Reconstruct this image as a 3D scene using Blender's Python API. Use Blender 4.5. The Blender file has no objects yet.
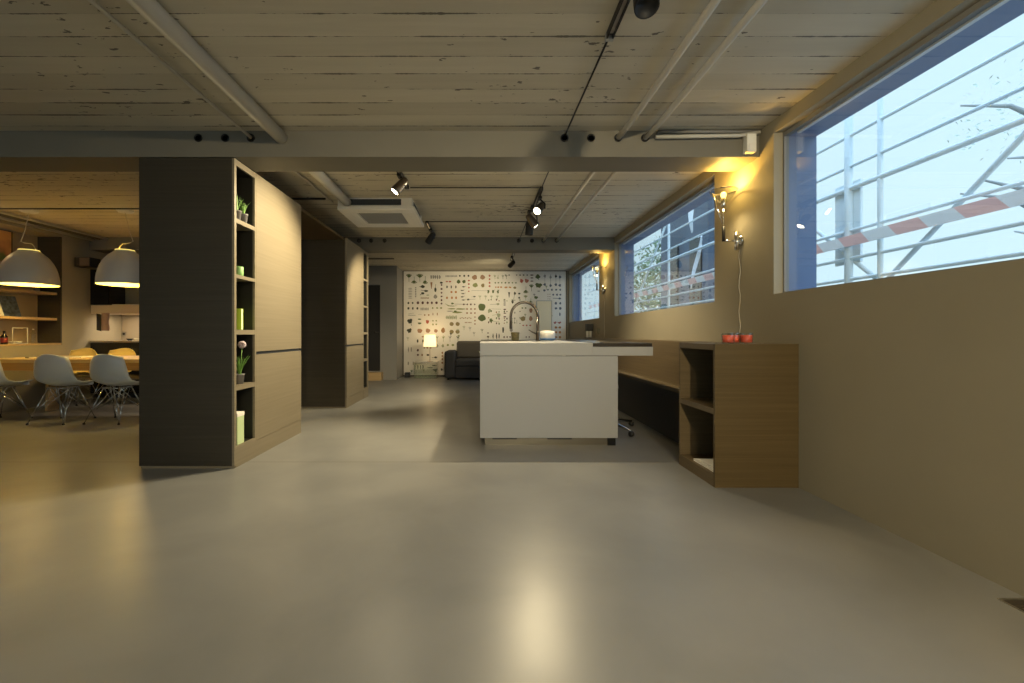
import bpy, bmesh, math, random
from mathutils import Vector, Matrix
S = bpy.context.scene
COL = S.collection
R = math.radians
random.seed(7)

# ------------------------------------------------------------------ camera, sky, exposure
cam_d = bpy.data.cameras.new('camera'); cam = bpy.data.objects.new('camera', cam_d); COL.objects.link(cam)
cam.location = (0, 0, 1.0); cam.rotation_euler = (R(90), 0, 0)
cam_d.sensor_width = 36; cam_d.lens = 460 * 36 / 1024
cam_d.shift_x = 29.5 / 1024; cam_d.shift_y = -7.0 / 1024
cam_d.clip_start = .02; cam_d.clip_end = 200
S.camera = cam
S.view_settings.view_transform = 'Standard'; S.view_settings.look = 'None'
S.view_settings.exposure = 0.35; S.view_settings.gamma = 1; S.view_settings.use_curve_mapping = False

world = bpy.data.worlds.new('sky'); S.world = world; world.use_nodes = True
wn = world.node_tree; wn.nodes.clear()
wo = wn.nodes.new('ShaderNodeOutputWorld'); wb = wn.nodes.new('ShaderNodeBackground')
tc = wn.nodes.new('ShaderNodeTexCoord'); sp = wn.nodes.new('ShaderNodeSeparateXYZ'); cr = wn.nodes.new('ShaderNodeValToRGB')
cr.color_ramp.elements[0].position = .0; cr.color_ramp.elements[0].color = (.76, 1.0, 1.08, 1)
cr.color_ramp.elements[1].position = .47; cr.color_ramp.elements[1].color = (.72, 1.0, 1.15, 1)
e = cr.color_ramp.elements.new(.6); e.color = (1.7, 2.5, 3.4, 1)
wn.links.new(tc.outputs['Generated'], sp.inputs[0]); wn.links.new(sp.outputs['Z'], cr.inputs[0])
wn.links.new(cr.outputs[0], wb.inputs['Color']); wb.inputs['Strength'].default_value = .92
wn.links.new(wb.outputs[0], wo.inputs[0])

WARM = (1.0, .8, .44)
def light(name, kind, loc, energy, col=WARM, target=None, size=.05, angle=60, blend=.4, parent=None):
    d = bpy.data.lights.new(name, kind); d.energy = energy; d.color = col
    if kind == 'AREA':
        d.shape = 'RECTANGLE'; d.size = size[0]; d.size_y = size[1]
    else: d.shadow_soft_size = size
    if kind == 'SPOT': d.spot_size = R(angle); d.spot_blend = blend
    o = bpy.data.objects.new(name, d); COL.objects.link(o); o.location = loc
    if target: o.rotation_euler = (Vector(target) - Vector(loc)).to_track_quat('-Z', 'Y').to_euler()
    if parent: o.parent = parent
    return o

# ------------------------------------------------------------------ materials
def mat(name, col, rough=.6, metal=0, spec=.5, emit=None, es=0, trans=0, bump=0, bscale=40, var=0, vscale=3, alpha=1):
    m = bpy.data.materials.new(name); m.use_nodes = True
    nt = m.node_tree; b = nt.nodes['Principled BSDF']
    b.inputs['Base Color'].default_value = (*col, 1); b.inputs['Roughness'].default_value = rough
    b.inputs['Metallic'].default_value = metal; b.inputs['Specular IOR Level'].default_value = spec
    b.inputs['Transmission Weight'].default_value = trans; b.inputs['Alpha'].default_value = alpha
    if emit: b.inputs['Emission Color'].default_value = (*emit, 1); b.inputs['Emission Strength'].default_value = es
    t = nt.nodes.new('ShaderNodeTexCoord')
    if var:
        n = nt.nodes.new('ShaderNodeTexNoise'); n.inputs['Scale'].default_value = vscale; n.inputs['Detail'].default_value = 6
        nt.links.new(t.outputs['Object'], n.inputs['Vector'])
        r = nt.nodes.new('ShaderNodeValToRGB')
        r.color_ramp.elements[0].position = .3; r.color_ramp.elements[1].position = .7
        r.color_ramp.elements[0].color = (*[c * (1 - var) for c in col], 1)
        r.color_ramp.elements[1].color = (*[min(1, c * (1 + var)) for c in col], 1)
        nt.links.new(n.outputs['Fac'], r.inputs[0]); nt.links.new(r.outputs[0], b.inputs['Base Color'])
    if bump:
        n = nt.nodes.new('ShaderNodeTexNoise'); n.inputs['Scale'].default_value = bscale; n.inputs['Detail'].default_value = 4
        nt.links.new(t.outputs['Object'], n.inputs['Vector'])
        bp = nt.nodes.new('ShaderNodeBump'); bp.inputs['Strength'].default_value = bump; bp.inputs['Distance'].default_value = .01
        nt.links.new(n.outputs['Fac'], bp.inputs['Height']); nt.links.new(bp.outputs[0], b.inputs['Normal'])
    return m

def wood(name, c1, c2, axis='Y', rough=.45, scale=1.0, spec=.4):
    """veneer with fine grain running along one axis"""
    m = bpy.data.materials.new(name); m.use_nodes = True; nt = m.node_tree; b = nt.nodes['Principled BSDF']
    b.inputs['Roughness'].default_value = rough; b.inputs['Specular IOR Level'].default_value = spec
    t = nt.nodes.new('ShaderNodeTexCoord'); mp = nt.nodes.new('ShaderNodeMapping')
    sc = {'X': (1.2, 60, 60), 'Y': (60, 1.2, 60), 'Z': (60, 60, 1.2), 'H': (1.2, 1.2, 70)}[axis]
    mp.inputs['Scale'].default_value = [s * scale for s in sc]
    geo = nt.nodes.new('ShaderNodeNewGeometry')
    nt.links.new(geo.outputs['Position'], mp.inputs[0])
    n = nt.nodes.new('ShaderNodeTexNoise'); n.inputs['Scale'].default_value = 1; n.inputs['Detail'].default_value = 5; n.inputs['Roughness'].default_value = .6
    nt.links.new(mp.outputs[0], n.inputs['Vector'])
    r = nt.nodes.new('ShaderNodeValToRGB'); r.color_ramp.elements[0].position = .3; r.color_ramp.elements[1].position = .7
    r.color_ramp.elements[0].color = (*c1, 1); r.color_ramp.elements[1].color = (*c2, 1)
    nt.links.new(n.outputs['Fac'], r.inputs[0]); nt.links.new(r.outputs[0], b.inputs['Base Color'])
    bp = nt.nodes.new('ShaderNodeBump'); bp.inputs['Strength'].default_value = .08; bp.inputs['Distance'].default_value = .004
    nt.links.new(n.outputs['Fac'], bp.inputs['Height']); nt.links.new(bp.outputs[0], b.inputs['Normal'])
    return m

def floor_mat():
    m = bpy.data.materials.new('polished_concrete'); m.use_nodes = True; nt = m.node_tree; b = nt.nodes['Principled BSDF']
    t = nt.nodes.new('ShaderNodeTexCoord')
    n = nt.nodes.new('ShaderNodeTexNoise'); n.inputs['Scale'].default_value = 1.3; n.inputs['Detail'].default_value = 5; n.inputs['Roughness'].default_value = .5; n.inputs['Distortion'].default_value = .4
    nt.links.new(t.outputs['Object'], n.inputs['Vector'])
    r = nt.nodes.new('ShaderNodeValToRGB'); r.color_ramp.elements[0].position = .3; r.color_ramp.elements[1].position = .72
    r.color_ramp.elements[0].color = (.185, .188, .188, 1); r.color_ramp.elements[1].color = (.262, .262, .257, 1)
    nt.links.new(n.outputs['Fac'], r.inputs[0])
    # sawn joint across the floor
    g = nt.nodes.new('ShaderNodeNewGeometry'); s = nt.nodes.new('ShaderNodeSeparateXYZ'); nt.links.new(g.outputs['Position'], s.inputs[0])
    a = nt.nodes.new('ShaderNodeMath'); a.operation = 'SUBTRACT'; a.inputs[1].default_value = 3.61; nt.links.new(s.outputs['Y'], a.inputs[0])
    ab = nt.nodes.new('ShaderNodeMath'); ab.operation = 'ABSOLUTE'; nt.links.new(a.outputs[0], ab.inputs[0])
    lt = nt.nodes.new('ShaderNodeMath'); lt.operation = 'LESS_THAN'; lt.inputs[1].default_value = .007; nt.links.new(ab.outputs[0], lt.inputs[0])
    mx = nt.nodes.new('ShaderNodeMixRGB'); mx.inputs[2].default_value = (.15, .14, .12, 1); nt.links.new(lt.outputs[0], mx.inputs[0]); nt.links.new(r.outputs[0], mx.inputs[1])
    nt.links.new(mx.outputs[0], b.inputs['Base Color'])
    n2 = nt.nodes.new('ShaderNodeTexNoise'); n2.inputs['Scale'].default_value = 2.2; n2.inputs['Detail'].default_value = 5
    nt.links.new(t.outputs['Object'], n2.inputs['Vector'])
    mr = nt.nodes.new('ShaderNodeMapRange'); mr.inputs['To Min'].default_value = .28; mr.inputs['To Max'].default_value = .39
    nt.links.new(n2.outputs['Fac'], mr.inputs['Value']); nt.links.new(mr.outputs[0], b.inputs['Roughness'])
    b.inputs['Specular IOR Level'].default_value = .3
    bp = nt.nodes.new('ShaderNodeBump'); bp.inputs['Strength'].default_value = .05; bp.inputs['Distance'].default_value = .02
    n3 = nt.nodes.new('ShaderNodeTexNoise'); n3.inputs['Scale'].default_value = 3; n3.inputs['Detail'].default_value = 3
    nt.links.new(t.outputs['Object'], n3.inputs['Vector']); nt.links.new(n3.outputs['Fac'], bp.inputs['Height']); nt.links.new(bp.outputs[0], b.inputs['Normal'])
    return m

def ceiling_mat():
    """painted board-marked concrete: boards run along X, broken dark joints"""
    m = bpy.data.materials.new('board_marked_concrete'); m.use_nodes = True; nt = m.node_tree; b = nt.nodes['Principled BSDF']
    b.inputs['Roughness'].default_value = .75
    N = nt.nodes.new; L = nt.links.new
    g = N('ShaderNodeNewGeometry'); s = N('ShaderNodeSeparateXYZ'); L(g.outputs['Position'], s.inputs[0])
    # row index and distance to the joint
    wob = N('ShaderNodeTexNoise'); wob.inputs['Scale'].default_value = 1.1; mp0 = N('ShaderNodeMapping'); mp0.inputs['Scale'].default_value = (1, .2, 1); L(g.outputs['Position'], mp0.inputs[0]); L(mp0.outputs[0], wob.inputs['Vector'])
    def math_(op, a, bval=None, c=None):
        q = N('ShaderNodeMath'); q.operation = op
        for i, v in enumerate((a, bval, c)):
            if v is None: continue
            if isinstance(v, (int, float)): q.inputs[i].default_value = v
            else: L(v, q.inputs[i])
        return q.outputs[0]
    y = math_('ADD', s.outputs['Y'], math_('MULTIPLY', wob.outputs['Fac'], .012))
    row = math_('DIVIDE', y, .168)
    fr = math_('FRACT', row)
    edge = math_('MINIMUM', fr, math_('SUBTRACT', 1, fr))          # 0 at the joint
    rid = math_('FLOOR', row)
    cmb = N('ShaderNodeCombineXYZ'); L(math_('MULTIPLY', s.outputs['X'], .8), cmb.inputs[0]); L(math_('ROUND', row), cmb.inputs[1])
    n = N('ShaderNodeTexNoise'); n.inputs['Scale'].default_value = 1.3; n.inputs['Detail'].default_value = 8; n.inputs['Roughness'].default_value = .75
    mpn = N('ShaderNodeVectorMath'); mpn.operation = 'MULTIPLY'; mpn.inputs[1].default_value = (1, 7.3, 1); L(cmb.outputs[0], mpn.inputs[0]); L(mpn.outputs[0], n.inputs['Vector'])
    wid = N('ShaderNodeMapRange'); wid.inputs['From Min'].default_value = .46; wid.inputs['From Max'].default_value = .6; wid.inputs['To Min'].default_value = 0; wid.inputs['To Max'].default_value = .06
    L(n.outputs['Fac'], wid.inputs['Value'])
    crack = math_('LESS_THAN', edge, wid.outputs[0])
    faint = math_('LESS_THAN', edge, .018)
    # blotches / pock marks
    n2 = N('ShaderNodeTexNoise'); n2.inputs['Scale'].default_value = 26; n2.inputs['Detail'].default_value = 5
    mp2 = N('ShaderNodeMapping'); mp2.inputs['Scale'].default_value = (.45, 1, 1); L(g.outputs['Position'], mp2.inputs[0]); L(mp2.outputs[0], n2.inputs['Vector'])
    n4 = N('ShaderNodeTexNoise'); n4.inputs['Scale'].default_value = .8; n4.inputs['Detail'].default_value = 2; L(g.outputs['Position'], n4.inputs['Vector'])
    pock = math_('GREATER_THAN', math_('ADD', n2.outputs['Fac'], math_('MULTIPLY', n4.outputs['Fac'], .42)), .915)
    n3 = N('ShaderNodeTexNoise'); n3.inputs['Scale'].default_value = 1; n3.inputs['Detail'].default_value = 6
    mp3 = N('ShaderNodeMapping'); mp3.inputs['Scale'].default_value = (1.2, 14, 1); L(g.outputs['Position'], mp3.inputs[0]); L(mp3.outputs[0], n3.inputs['Vector'])
    wn_ = N('ShaderNodeTexWhiteNoise'); wn_.noise_dimensions = '1D'; L(rid, wn_.inputs['W'])
    tone = math_('ADD', math_('MULTIPLY', n3.outputs['Fac'], .6), math_('MULTIPLY', wn_.outputs['Value'], .4))
    r = N('ShaderNodeValToRGB'); r.color_ramp.elements[0].position = .25; r.color_ramp.elements[1].position = .75
    r.color_ramp.elements[0].color = (.52, .475, .37, 1); r.color_ramp.elements[1].color = (.64, .59, .47, 1)
    L(tone, r.inputs[0])
    m1 = N('ShaderNodeMixRGB'); m1.inputs[2].default_value = (.38, .35, .28, 1); L(math_('MULTIPLY', faint, .3), m1.inputs[0]); L(r.outputs[0], m1.inputs[1])
    m2 = N('ShaderNodeMixRGB'); m2.inputs[2].default_value = (.06, .05, .045, 1); L(math_('MULTIPLY', math_('MAXIMUM', crack, pock), .8), m2.inputs[0]); L(m1.outputs[0], m2.inputs[1])
    L(m2.outputs[0], b.inputs['Base Color'])
    hgt = math_('SUBTRACT', math_('ADD', math_('MULTIPLY', n3.outputs['Fac'], .5), math_('MULTIPLY', wn_.outputs['Value'], .4)), math_('ADD', crack, math_('MULTIPLY', faint, .5)))
    bp = N('ShaderNodeBump'); bp.inputs['Strength'].default_value = .5; bp.inputs['Distance'].default_value = .012
    L(hgt, bp.inputs['Height']); L(bp.outputs[0], b.inputs['Normal'])
    return m

def glass_mat(name, ior=1.6, tint=(1, 1, 1)):
    m = bpy.data.materials.new(name); m.use_nodes = True; nt = m.node_tree; nt.nodes.clear()
    o = nt.nodes.new('ShaderNodeOutputMaterial'); mx = nt.nodes.new('ShaderNodeMixShader')
    f = nt.nodes.new('ShaderNodeFresnel'); ge = nt.nodes.new('ShaderNodeNewGeometry'); mr = nt.nodes.new('ShaderNodeMapRange')
    mr.inputs['To Min'].default_value = ior; mr.inputs['To Max'].default_value = 1 / ior      # same mirror strength on both faces of the pane
    nt.links.new(ge.outputs['Backfacing'], mr.inputs['Value']); nt.links.new(mr.outputs[0], f.inputs['IOR'])
    t = nt.nodes.new('ShaderNodeBsdfTransparent'); t.inputs[0].default_value = (*tint, 1)
    g = nt.nodes.new('ShaderNodeBsdfGlossy'); g.inputs['Roughness'].default_value = 0.0
    nt.links.new(f.outputs[0], mx.inputs[0]); nt.links.new(t.outputs[0], mx.inputs[1]); nt.links.new(g.outputs[0], mx.inputs[2]); nt.links.new(mx.outputs[0], o.inputs[0])
    return m

M = dict(
    floor=floor_mat(), ceiling=ceiling_mat(),
    wall=mat('painted_plaster_wall', (.315, .28, .205), .7, bump=.05, bscale=60, var=.03, vscale=2),
    wall_grey=mat('grey_painted_wall', (.24, .235, .225), .7, bump=.05),
    beam=mat('painted_steel_beam', (.185, .17, .135), .6, bump=.04, bscale=20, var=.05),
    reveal=mat('sky_tinted_reveal', (.13, .19, .33), .5),  # blue cast of the skylight is put into this colour
    black=mat('matt_black', (.012, .012, .013), .5), blackgloss=mat('black_lacquer', (.01, .01, .011), .2),
    tower_end=wood('dark_shaded_end_veneer', (.042, .036, .026), (.055, .047, .034), 'H', .38, spec=.3),  # tower ends: shade of the unlit faces is put into the dark tone
    tower_face=wood('oak_grey_veneer', (.20, .168, .115), (.235, .20, .14), 'H', .42),
    tower_in=mat('dark_interior_laminate', (.012, .012, .009), .5),
    oak_brown=wood('brown_oak_veneer', (.115, .082, .042), (.16, .117, .062), 'H', .4),
    oak_end=wood('brown_oak_end_veneer', (.080, .054, .021), (.112, .077, .033), 'H', .4),
    oak_light=wood('light_oak', (.40, .28, .14), (.52, .37, .20), 'X', .45),
    oak_table=wood('table_oak', (.24, .13, .045), (.33, .185, .07), 'X', .45),
    white=mat('white_lacquer', (.66, .64, .61), .35), island=mat('warm_white_laminate', (.40, .405, .415), .38),
    pipe=mat('painted_pipe', (.55, .53, .48), .5), acwhite=mat('off_white_plastic', (.86, .84, .78), .45),
    grille=mat('grey_grille', (.38, .38, .37), .5), darkslot=mat('dark_slot', (.03, .035, .045), .5),
    chrome=mat('chrome', (.75, .75, .74), .12, 1), steel=mat('brushed_steel', (.5, .48, .45), .28, 1),
    nickel=mat('dark_brushed_nickel', (.16, .14, .12), .3, 1),
    glass=glass_mat('window_glass', 1.85, (.97, .99, 1)), clear=glass_mat('clear_glass', 1.5, (.93, .95, .94)),
    sofa=mat('charcoal_fabric', (.035, .036, .042), .85, bump=.3, bscale=250), sofa2=mat('brown_grey_fabric', (.075, .068, .06), .85, bump=.3, bscale=250),
    shell=mat('pale_grey_shell', (.62, .64, .65), .35), yellow=mat('pale_yellow_shell', (.80, .62, .22), .4),
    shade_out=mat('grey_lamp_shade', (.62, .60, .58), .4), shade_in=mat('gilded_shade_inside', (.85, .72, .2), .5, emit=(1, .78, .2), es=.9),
    red=mat('red_candle_wax', (1, .16, .09), .4), green=mat('leaf_green', (.14, .30, .05), .5, var=.3, vscale=30),
    lime=mat('lime_green', (.55, .78, .08), .5), palegreen=mat('pale_green', (.55, .68, .38), .5), pot=mat('grey_pot', (.25, .24, .24), .6),
    paper=mat('paper', (.85, .82, .76), .7), khaki=mat('khaki_ceramic', (.22, .19, .09), .5, var=.3, vscale=40), blue=mat('blue_glaze', (.09, .19, .38), .3),
    pink=mat('dusty_pink_towel', (.40, .27, .24), .9, bump=.4, bscale=200), lilac=mat('pale_lilac_petal', (.62, .52, .55), .7),
    cable=mat('white_cable', (.65, .6, .5), .5), galv=mat('galvanised_tube', (.72, .80, .83), .6), tape_r=mat('hazed_red_tape', (.85, .52, .48), .6), tape_w=mat('white_tape', (.85, .85, .85), .6),  # red tape is paled, overexposed outdoor haze put into its colour
    bark=mat('bark', (.34, .35, .34), .8), leaf_out=mat('outdoor_leaf', (.10, .17, .07), .7, var=.4, vscale=3),
    leaf_pale=mat('pale_outdoor_leaf', (.40, .50, .42), .7), building=mat('grey_site_hoarding', (.065, .09, .13), .6, var=.25, vscale=1.2), sheet=mat('white_site_sheet', (.9, .92, .95), .6),
    ground=mat('site_ground', (.3, .29, .27), .9, var=.2),
    hot=mat('lamp_face', (1, .9, .7), .5, emit=(1, .88, .6), es=14), lampshade=mat('lit_lampshade', (.9, .75, .5), .8, emit=(1, .72, .36), es=1.25),
    sconce_hot=mat('sconce_bulb', (1, .8, .4), .5, emit=(1, .72, .22), es=2.2),
    amber=mat('mag_cover_dark', (.06, .08, .12), .4, var=.8, vscale=25), wine=mat('dark_red_label', (.25, .03, .03), .5),
    niche=mat('niche_back_brown', (.40, .31, .20), .6), hood=mat('pale_hood', (.62, .52, .42), .35),
    splash=mat('steel_splashback', (.55, .48, .38), .35, .6), candlegreen=mat('green_wax', (.30, .55, .2), .5),
)

# ------------------------------------------------------------------ mesh helpers
class MB:
    def __init__(s): s.bm = bmesh.new(); s.mi = 0
    def _m(s, fs, smooth=False):
        for f in fs: f.material_index = s.mi; f.smooth = smooth
    def box(s, x0, x1, y0, y1, z0, z1, bev=0):
        vs = [s.bm.verts.new((x, y, z)) for x in (x0, x1) for y in (y0, y1) for z in (z0, z1)]
        fs = [s.bm.faces.new([vs[i] for i in q]) for q in ((0, 1, 3, 2), (4, 6, 7, 5), (0, 4, 5, 1), (2, 3, 7, 6), (0, 2, 6, 4), (1, 5, 7, 3))]
        s._m(fs)
        if bev:
            es = {e for f in fs for e in f.edges}
            r = bmesh.ops.bevel(s.bm, geom=list(es), offset=bev, segments=2, affect='EDGES', profile=.5)
            s._m([f for f in r['faces']], False)
        return s
    def ring(s, c, ax, r, n, up=None):
        ax = Vector(ax).normalized(); u = ax.orthogonal().normalized() if up is None else up; v = ax.cross(u)
        return [s.bm.verts.new(Vector(c) + r * (math.cos(2 * math.pi * i / n) * u + math.sin(2 * math.pi * i / n) * v)) for i in range(n)]
    def tube(s, pts, r, n=10, caps=True):
        pts = [Vector(p) for p in pts]; rs = r if isinstance(r, (list, tuple)) else [r] * len(pts)
        up = None; prev = None
        for i, p in enumerate(pts):
            t = (pts[min(i + 1, len(pts) - 1)] - pts[max(i - 1, 0)]).normalized()
            if up is None: up = t.orthogonal().normalized()
            else:
                up = (up - t * up.dot(t))
                up = up.normalized() if up.length > 1e-6 else t.orthogonal().normalized()
            k = s.ring(p, t, rs[i], n, up)
            if prev:
                s._m([s.bm.faces.new((prev[j], prev[(j + 1) % n], k[(j + 1) % n], k[j])) for j in range(n)], True)
            elif caps: s._m([s.bm.faces.new(k[::-1])])
            prev = k
        if caps: s._m([s.bm.faces.new(prev)])
        return s
    def lathe(s, prof, c=(0, 0, 0), n=32, axis=(0, 0, 1), closed=False):
        """prof = [(radius, height)] about the axis"""
        ax = Vector(axis).normalized(); u = ax.orthogonal().normalized(); prev = None; c = Vector(c); first = None
        for (r, h) in prof:
            k = s.ring(c + ax * h, ax, max(r, 1e-4), n, u)
            if prev: s._m([s.bm.faces.new((prev[j], prev[(j + 1) % n], k[(j + 1) % n], k[j])) for j in range(n)], True)
            else: first = k
            prev = k
        if not closed:
            if prof[0][0] > 1e-3: s._m([s.bm.faces.new(first[::-1])])
            if prof[-1][0] > 1e-3: s._m([s.bm.faces.new(prev)])
        else:
            s._m([s.bm.faces.new((prev[j], prev[(j + 1) % n], first[(j + 1) % n], first[j])) for j in range(n)], True)
        return s
    def prism(s, poly, vec):
        """polygon (3-D points) swept along vec"""
        a = [s.bm.verts.new(Vector(p)) for p in poly]; b = [s.bm.verts.new(Vector(p) + Vector(vec)) for p in poly]; n = len(a)
        fs = [s.bm.faces.new(a[::-1]), s.bm.faces.new(b)] + [s.bm.faces.new((a[i], a[(i + 1) % n], b[(i + 1) % n], b[i])) for i in range(n)]
        s._m(fs); return s
    def face(s, pts):
        s._m([s.bm.faces.new([s.bm.verts.new(Vector(p)) for p in pts])]); return s
    def grid(s, f, nu, nv, th=0, smooth=True):
        """surface f(u,v) with thickness th"""
        P = [[Vector(f(i / nu, j / nv)) for j in range(nv + 1)] for i in range(nu + 1)]
        def layer(off):
            V = []
            for i in range(nu + 1):
                row = []
                for j in range(nv + 1):
                    du = P[min(i + 1, nu)][j] - P[max(i - 1, 0)][j]; dv = P[i][min(j + 1, nv)] - P[i][max(j - 1, 0)]
                    nn = du.cross(dv); nn = nn.normalized() if nn.length > 1e-9 else Vector((0, 0, 1))
                    row.append(s.bm.verts.new(P[i][j] + nn * off))
                V.append(row)
            return V
        A = layer(th / 2); fs = []
        for i in range(nu):
            for j in range(nv): fs.append(s.bm.faces.new((A[i][j], A[i + 1][j], A[i + 1][j + 1], A[i][j + 1])))
        if th:
            B = layer(-th / 2)
            for i in range(nu):
                for j in range(nv): fs.append(s.bm.faces.new((B[i][j], B[i][j + 1], B[i + 1][j + 1], B[i + 1][j])))
            for i in range(nu):
                fs.append(s.bm.faces.new((A[i][0], B[i][0], B[i + 1][0], A[i + 1][0]))); fs.append(s.bm.faces.new((A[i][nv], A[i + 1][nv], B[i + 1][nv], B[i][nv])))
            for j in range(nv):
                fs.append(s.bm.faces.new((A[0][j], A[0][j + 1], B[0][j + 1], B[0][j]))); fs.append(s.bm.faces.new((A[nu][j], B[nu][j], B[nu][j + 1], A[nu][j + 1])))
        s._m(fs, smooth); return s
    def build(s, name, m, parent=None, bevel=0):
        me = bpy.data.meshes.new(name); 
        bmesh.ops.recalc_face_normals(s.bm, faces=s.bm.faces)
        o = bpy.data.objects.new(name, me)
        if parent is not None:
            # meshes are written in world metres for things with an origin at their base
            off = world_loc(parent)
            if off.length: bmesh.ops.translate(s.bm, verts=s.bm.verts, vec=-off)
            o.parent = parent
        s.bm.to_mesh(me); s.bm.free()
        for q in (m if isinstance(m, (list, tuple)) else [m]): me.materials.append(q)
        COL.objects.link(o)
        if bevel:
            b = o.modifiers.new('bevel', 'BEVEL'); b.width = bevel; b.segments = 2; b.limit_method = 'ANGLE'
        return o
def world_loc(o):
    v = Vector((0, 0, 0))
    while o is not None: v += o.location; o = o.parent
    return v
def thing(name, label, cat, loc, group=None):
    o = bpy.data.objects.new(name, None); COL.objects.link(o); o.location = loc; o.empty_display_size = .05
    o['label'] = label; o['category'] = cat
    if group: o['group'] = group
    return o
def tag(o, label, cat, group=None):
    o['label'] = label; o['category'] = cat
    if group: o['group'] = group
    return o
def struct(name, mb, m):
    o = mb.build(name, m); o['kind'] = 'structure'; return o
def box(x0, x1, y0, y1, z0, z1, bev=0): return MB().box(x0, x1, y0, y1, z0, z1, bev)
def copy_tree(o, parent=None):
    c = o.copy(); COL.objects.link(c)
    if parent is not None: c.parent = parent
    for ch in list(o.children): copy_tree(ch, c)
    return c

# ------------------------------------------------------------------ the room
XR, XL, ZC, YB, YF = 2.065, -6.15, 2.52, -5.0, 11.0
struct('floor', box(-6.7, 2.345, YB - .2, YF + .2, -.12, 0), M['floor'])
struct('ceiling', box(-6.7, 2.345, YB - .2, YF + .2, ZC, ZC + .2), M['ceiling'])
# right wall with window openings (y0, y1)
WZ0, WZ1 = 1.287, 2.43
wins = [(-3.9, -.9), (-.25, 3.262), (4.095, 7.19), (8.15, 10.95)]
w = MB(); w.box(XR, 2.345, YB - .2, YF + .2, 0, WZ0); w.box(XR, 2.345, YB - .2, YF + .2, WZ1, ZC)
edges = [YB - .2] + [v for p in wins for v in p] + [YF + .2]
for i in range(0, len(edges), 2): w.box(XR, 2.345, edges[i], edges[i + 1], WZ0, WZ1)
struct('wall_right', w, M['wall'])
# outer linings of the openings, blue of the skylight put into their colour
rv = MB()
for (a, b) in wins:
    rv.box(2.165, 2.36, a, b, WZ1 - .03, WZ1 - .002); rv.box(2.165, 2.36, a, b, WZ0 + .002, WZ0 + .012)
    rv.box(2.165, 2.36, b - .012, b - .001, WZ0 + .012, WZ1 - .03); rv.box(2.165, 2.36, a + .001, a + .012, WZ0 + .012, WZ1 - .03)
struct('trim_3', rv, M['reveal'])
for k, (a, b) in enumerate([wins[1], wins[2], wins[3], wins[0]]):
    e = bpy.data.objects.new('window_%d' % (k + 1), None); COL.objects.link(e); e.location = (2.14, a, WZ0); e['kind'] = 'structure'
    f = MB(); t = .014
    f.box(2.13, 2.165, a, b, WZ0, WZ0 + t); f.box(2.13, 2.165, a, b, WZ1 - .03, WZ1 - .001)
    f.box(2.13, 2.165, a, a + t, WZ0 + t, WZ1 - .03); f.box(2.13, 2.165, b - t, b, WZ0 + t, WZ1 - .03)
    f.build('window_frame', M['wall_grey'], e)
    box(2.145, 2.151, a + t, b - t, WZ0 + t, WZ1 - .03).build('glass_pane', M['glass'], e)
    box(2.166, 2.19, a + t + .05, b - t - .08, WZ1 - .043, WZ1 - .031).build('head_rail', M['white'], e)
# end wall behind the mural, return, side wall with the raised door
struct('wall_back', box(-1.9, XR, YF, YF + .2, 0, ZC), M['wall'])
w = MB(); w.box(-3.4, -2.55, 10.2, 10.35, 0, ZC); w.box(-2.27, -1.9, 10.2, 10.35, 0, ZC); w.box(-2.55, -2.27, 10.2, 10.35, 2.1, ZC); w.box(-2.55, -2.27, 10.2, 10.35, 0, .19)
w.box(-1.98, -1.9, 10.35, YF + .2, 0, ZC)
struct('wall_alcove', w, M['wall_grey'])
d1 = bpy.data.objects.new('door_1', None); COL.objects.link(d1); d1.location = (-2.41, 10.27, .19); d1['kind'] = 'structure'
box(-2.55, -2.27, 10.25, 10.29, .19, 2.1).build('door_leaf', M['black'], d1)
MB().tube([(-2.31, 10.25, 1.05), (-2.31, 10.21, 1.05), (-2.38, 10.21, 1.05)], .007, 8).build('door_handle', M['steel'], d1)
struct('trim_4', box(-2.56, -2.2, 9.98, 10.2, 0, .17, .004), M['oak_light'])
struct('wall_side', box(-3.6, -3.4, 7.9, 10.35, 0, ZC), M['wall'])
w = MB(); w.box(-6.7, 2.345, YB - .4, YB - .2, 0, .25); w.box(-6.7, 2.345, YB - .4, YB - .2, 2.4, ZC); w.box(-6.7, -5.6, YB - .4, YB - .2, .25, 2.4); w.box(1.6, 2.345, YB - .4, YB - .2, .25, 2.4)  # wide rear opening added to let in cool daylight fill
struct('wall_near', w, M['wall'])
w = MB()
for x in (-5.6, -3.8, -2.0, -.2, 1.55): w.box(x, x + .05, YB - .33, YB - .27, .25, 2.4)
w.box(-5.6, 1.6, YB - .33, YB - .27, .25, .30); w.box(-5.6, 1.6, YB - .33, YB - .27, 2.35, 2.4)
struct('window_5', w, M['wall_grey'])  # unseen glazing bars of the opening added for fill from behind
# left wall with shelving niche
NY0, NY1, NZ0, NZ1, NX = 4.6, 6.73, .85, 2.425, -6.49
w = MB(); w.box(-6.7, XL, YB - .2, 9, 0, NZ0); w.box(-6.7, XL, YB - .2, 9, NZ1, ZC); w.box(-6.7, XL, YB - .2, NY0, NZ0, NZ1); w.box(-6.7, XL, NY1, 9, NZ0, NZ1)
struct('wall_left', w, M['wall'])
struct('wall_kitchen', box(XL, -2.574, 7.85, 8.0, 0, ZC), M['wall'])
# beams with cable sleeves
for k, (y0, y1, hx) in enumerate([(3.433, 3.745, (-2.12, -1.92, -1.727, .612, .81, 1.012, 1.212)), (7.19, 7.5, (-1.93, -1.74, -1.53, .567, .773, .952, 1.158))]):
    b = struct('trim_%d' % (k + 1), box(XL, XR, y0, y1, 2.325, ZC), M['beam'])
    for x in hx:
        MB().lathe([(.030, 0), (.030, -.006), (.022, -.006), (.022, 0)], (x, y0, 2.466), 20, (0, 1, 0)).build('cable_sleeve', M['black'], b)

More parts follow.
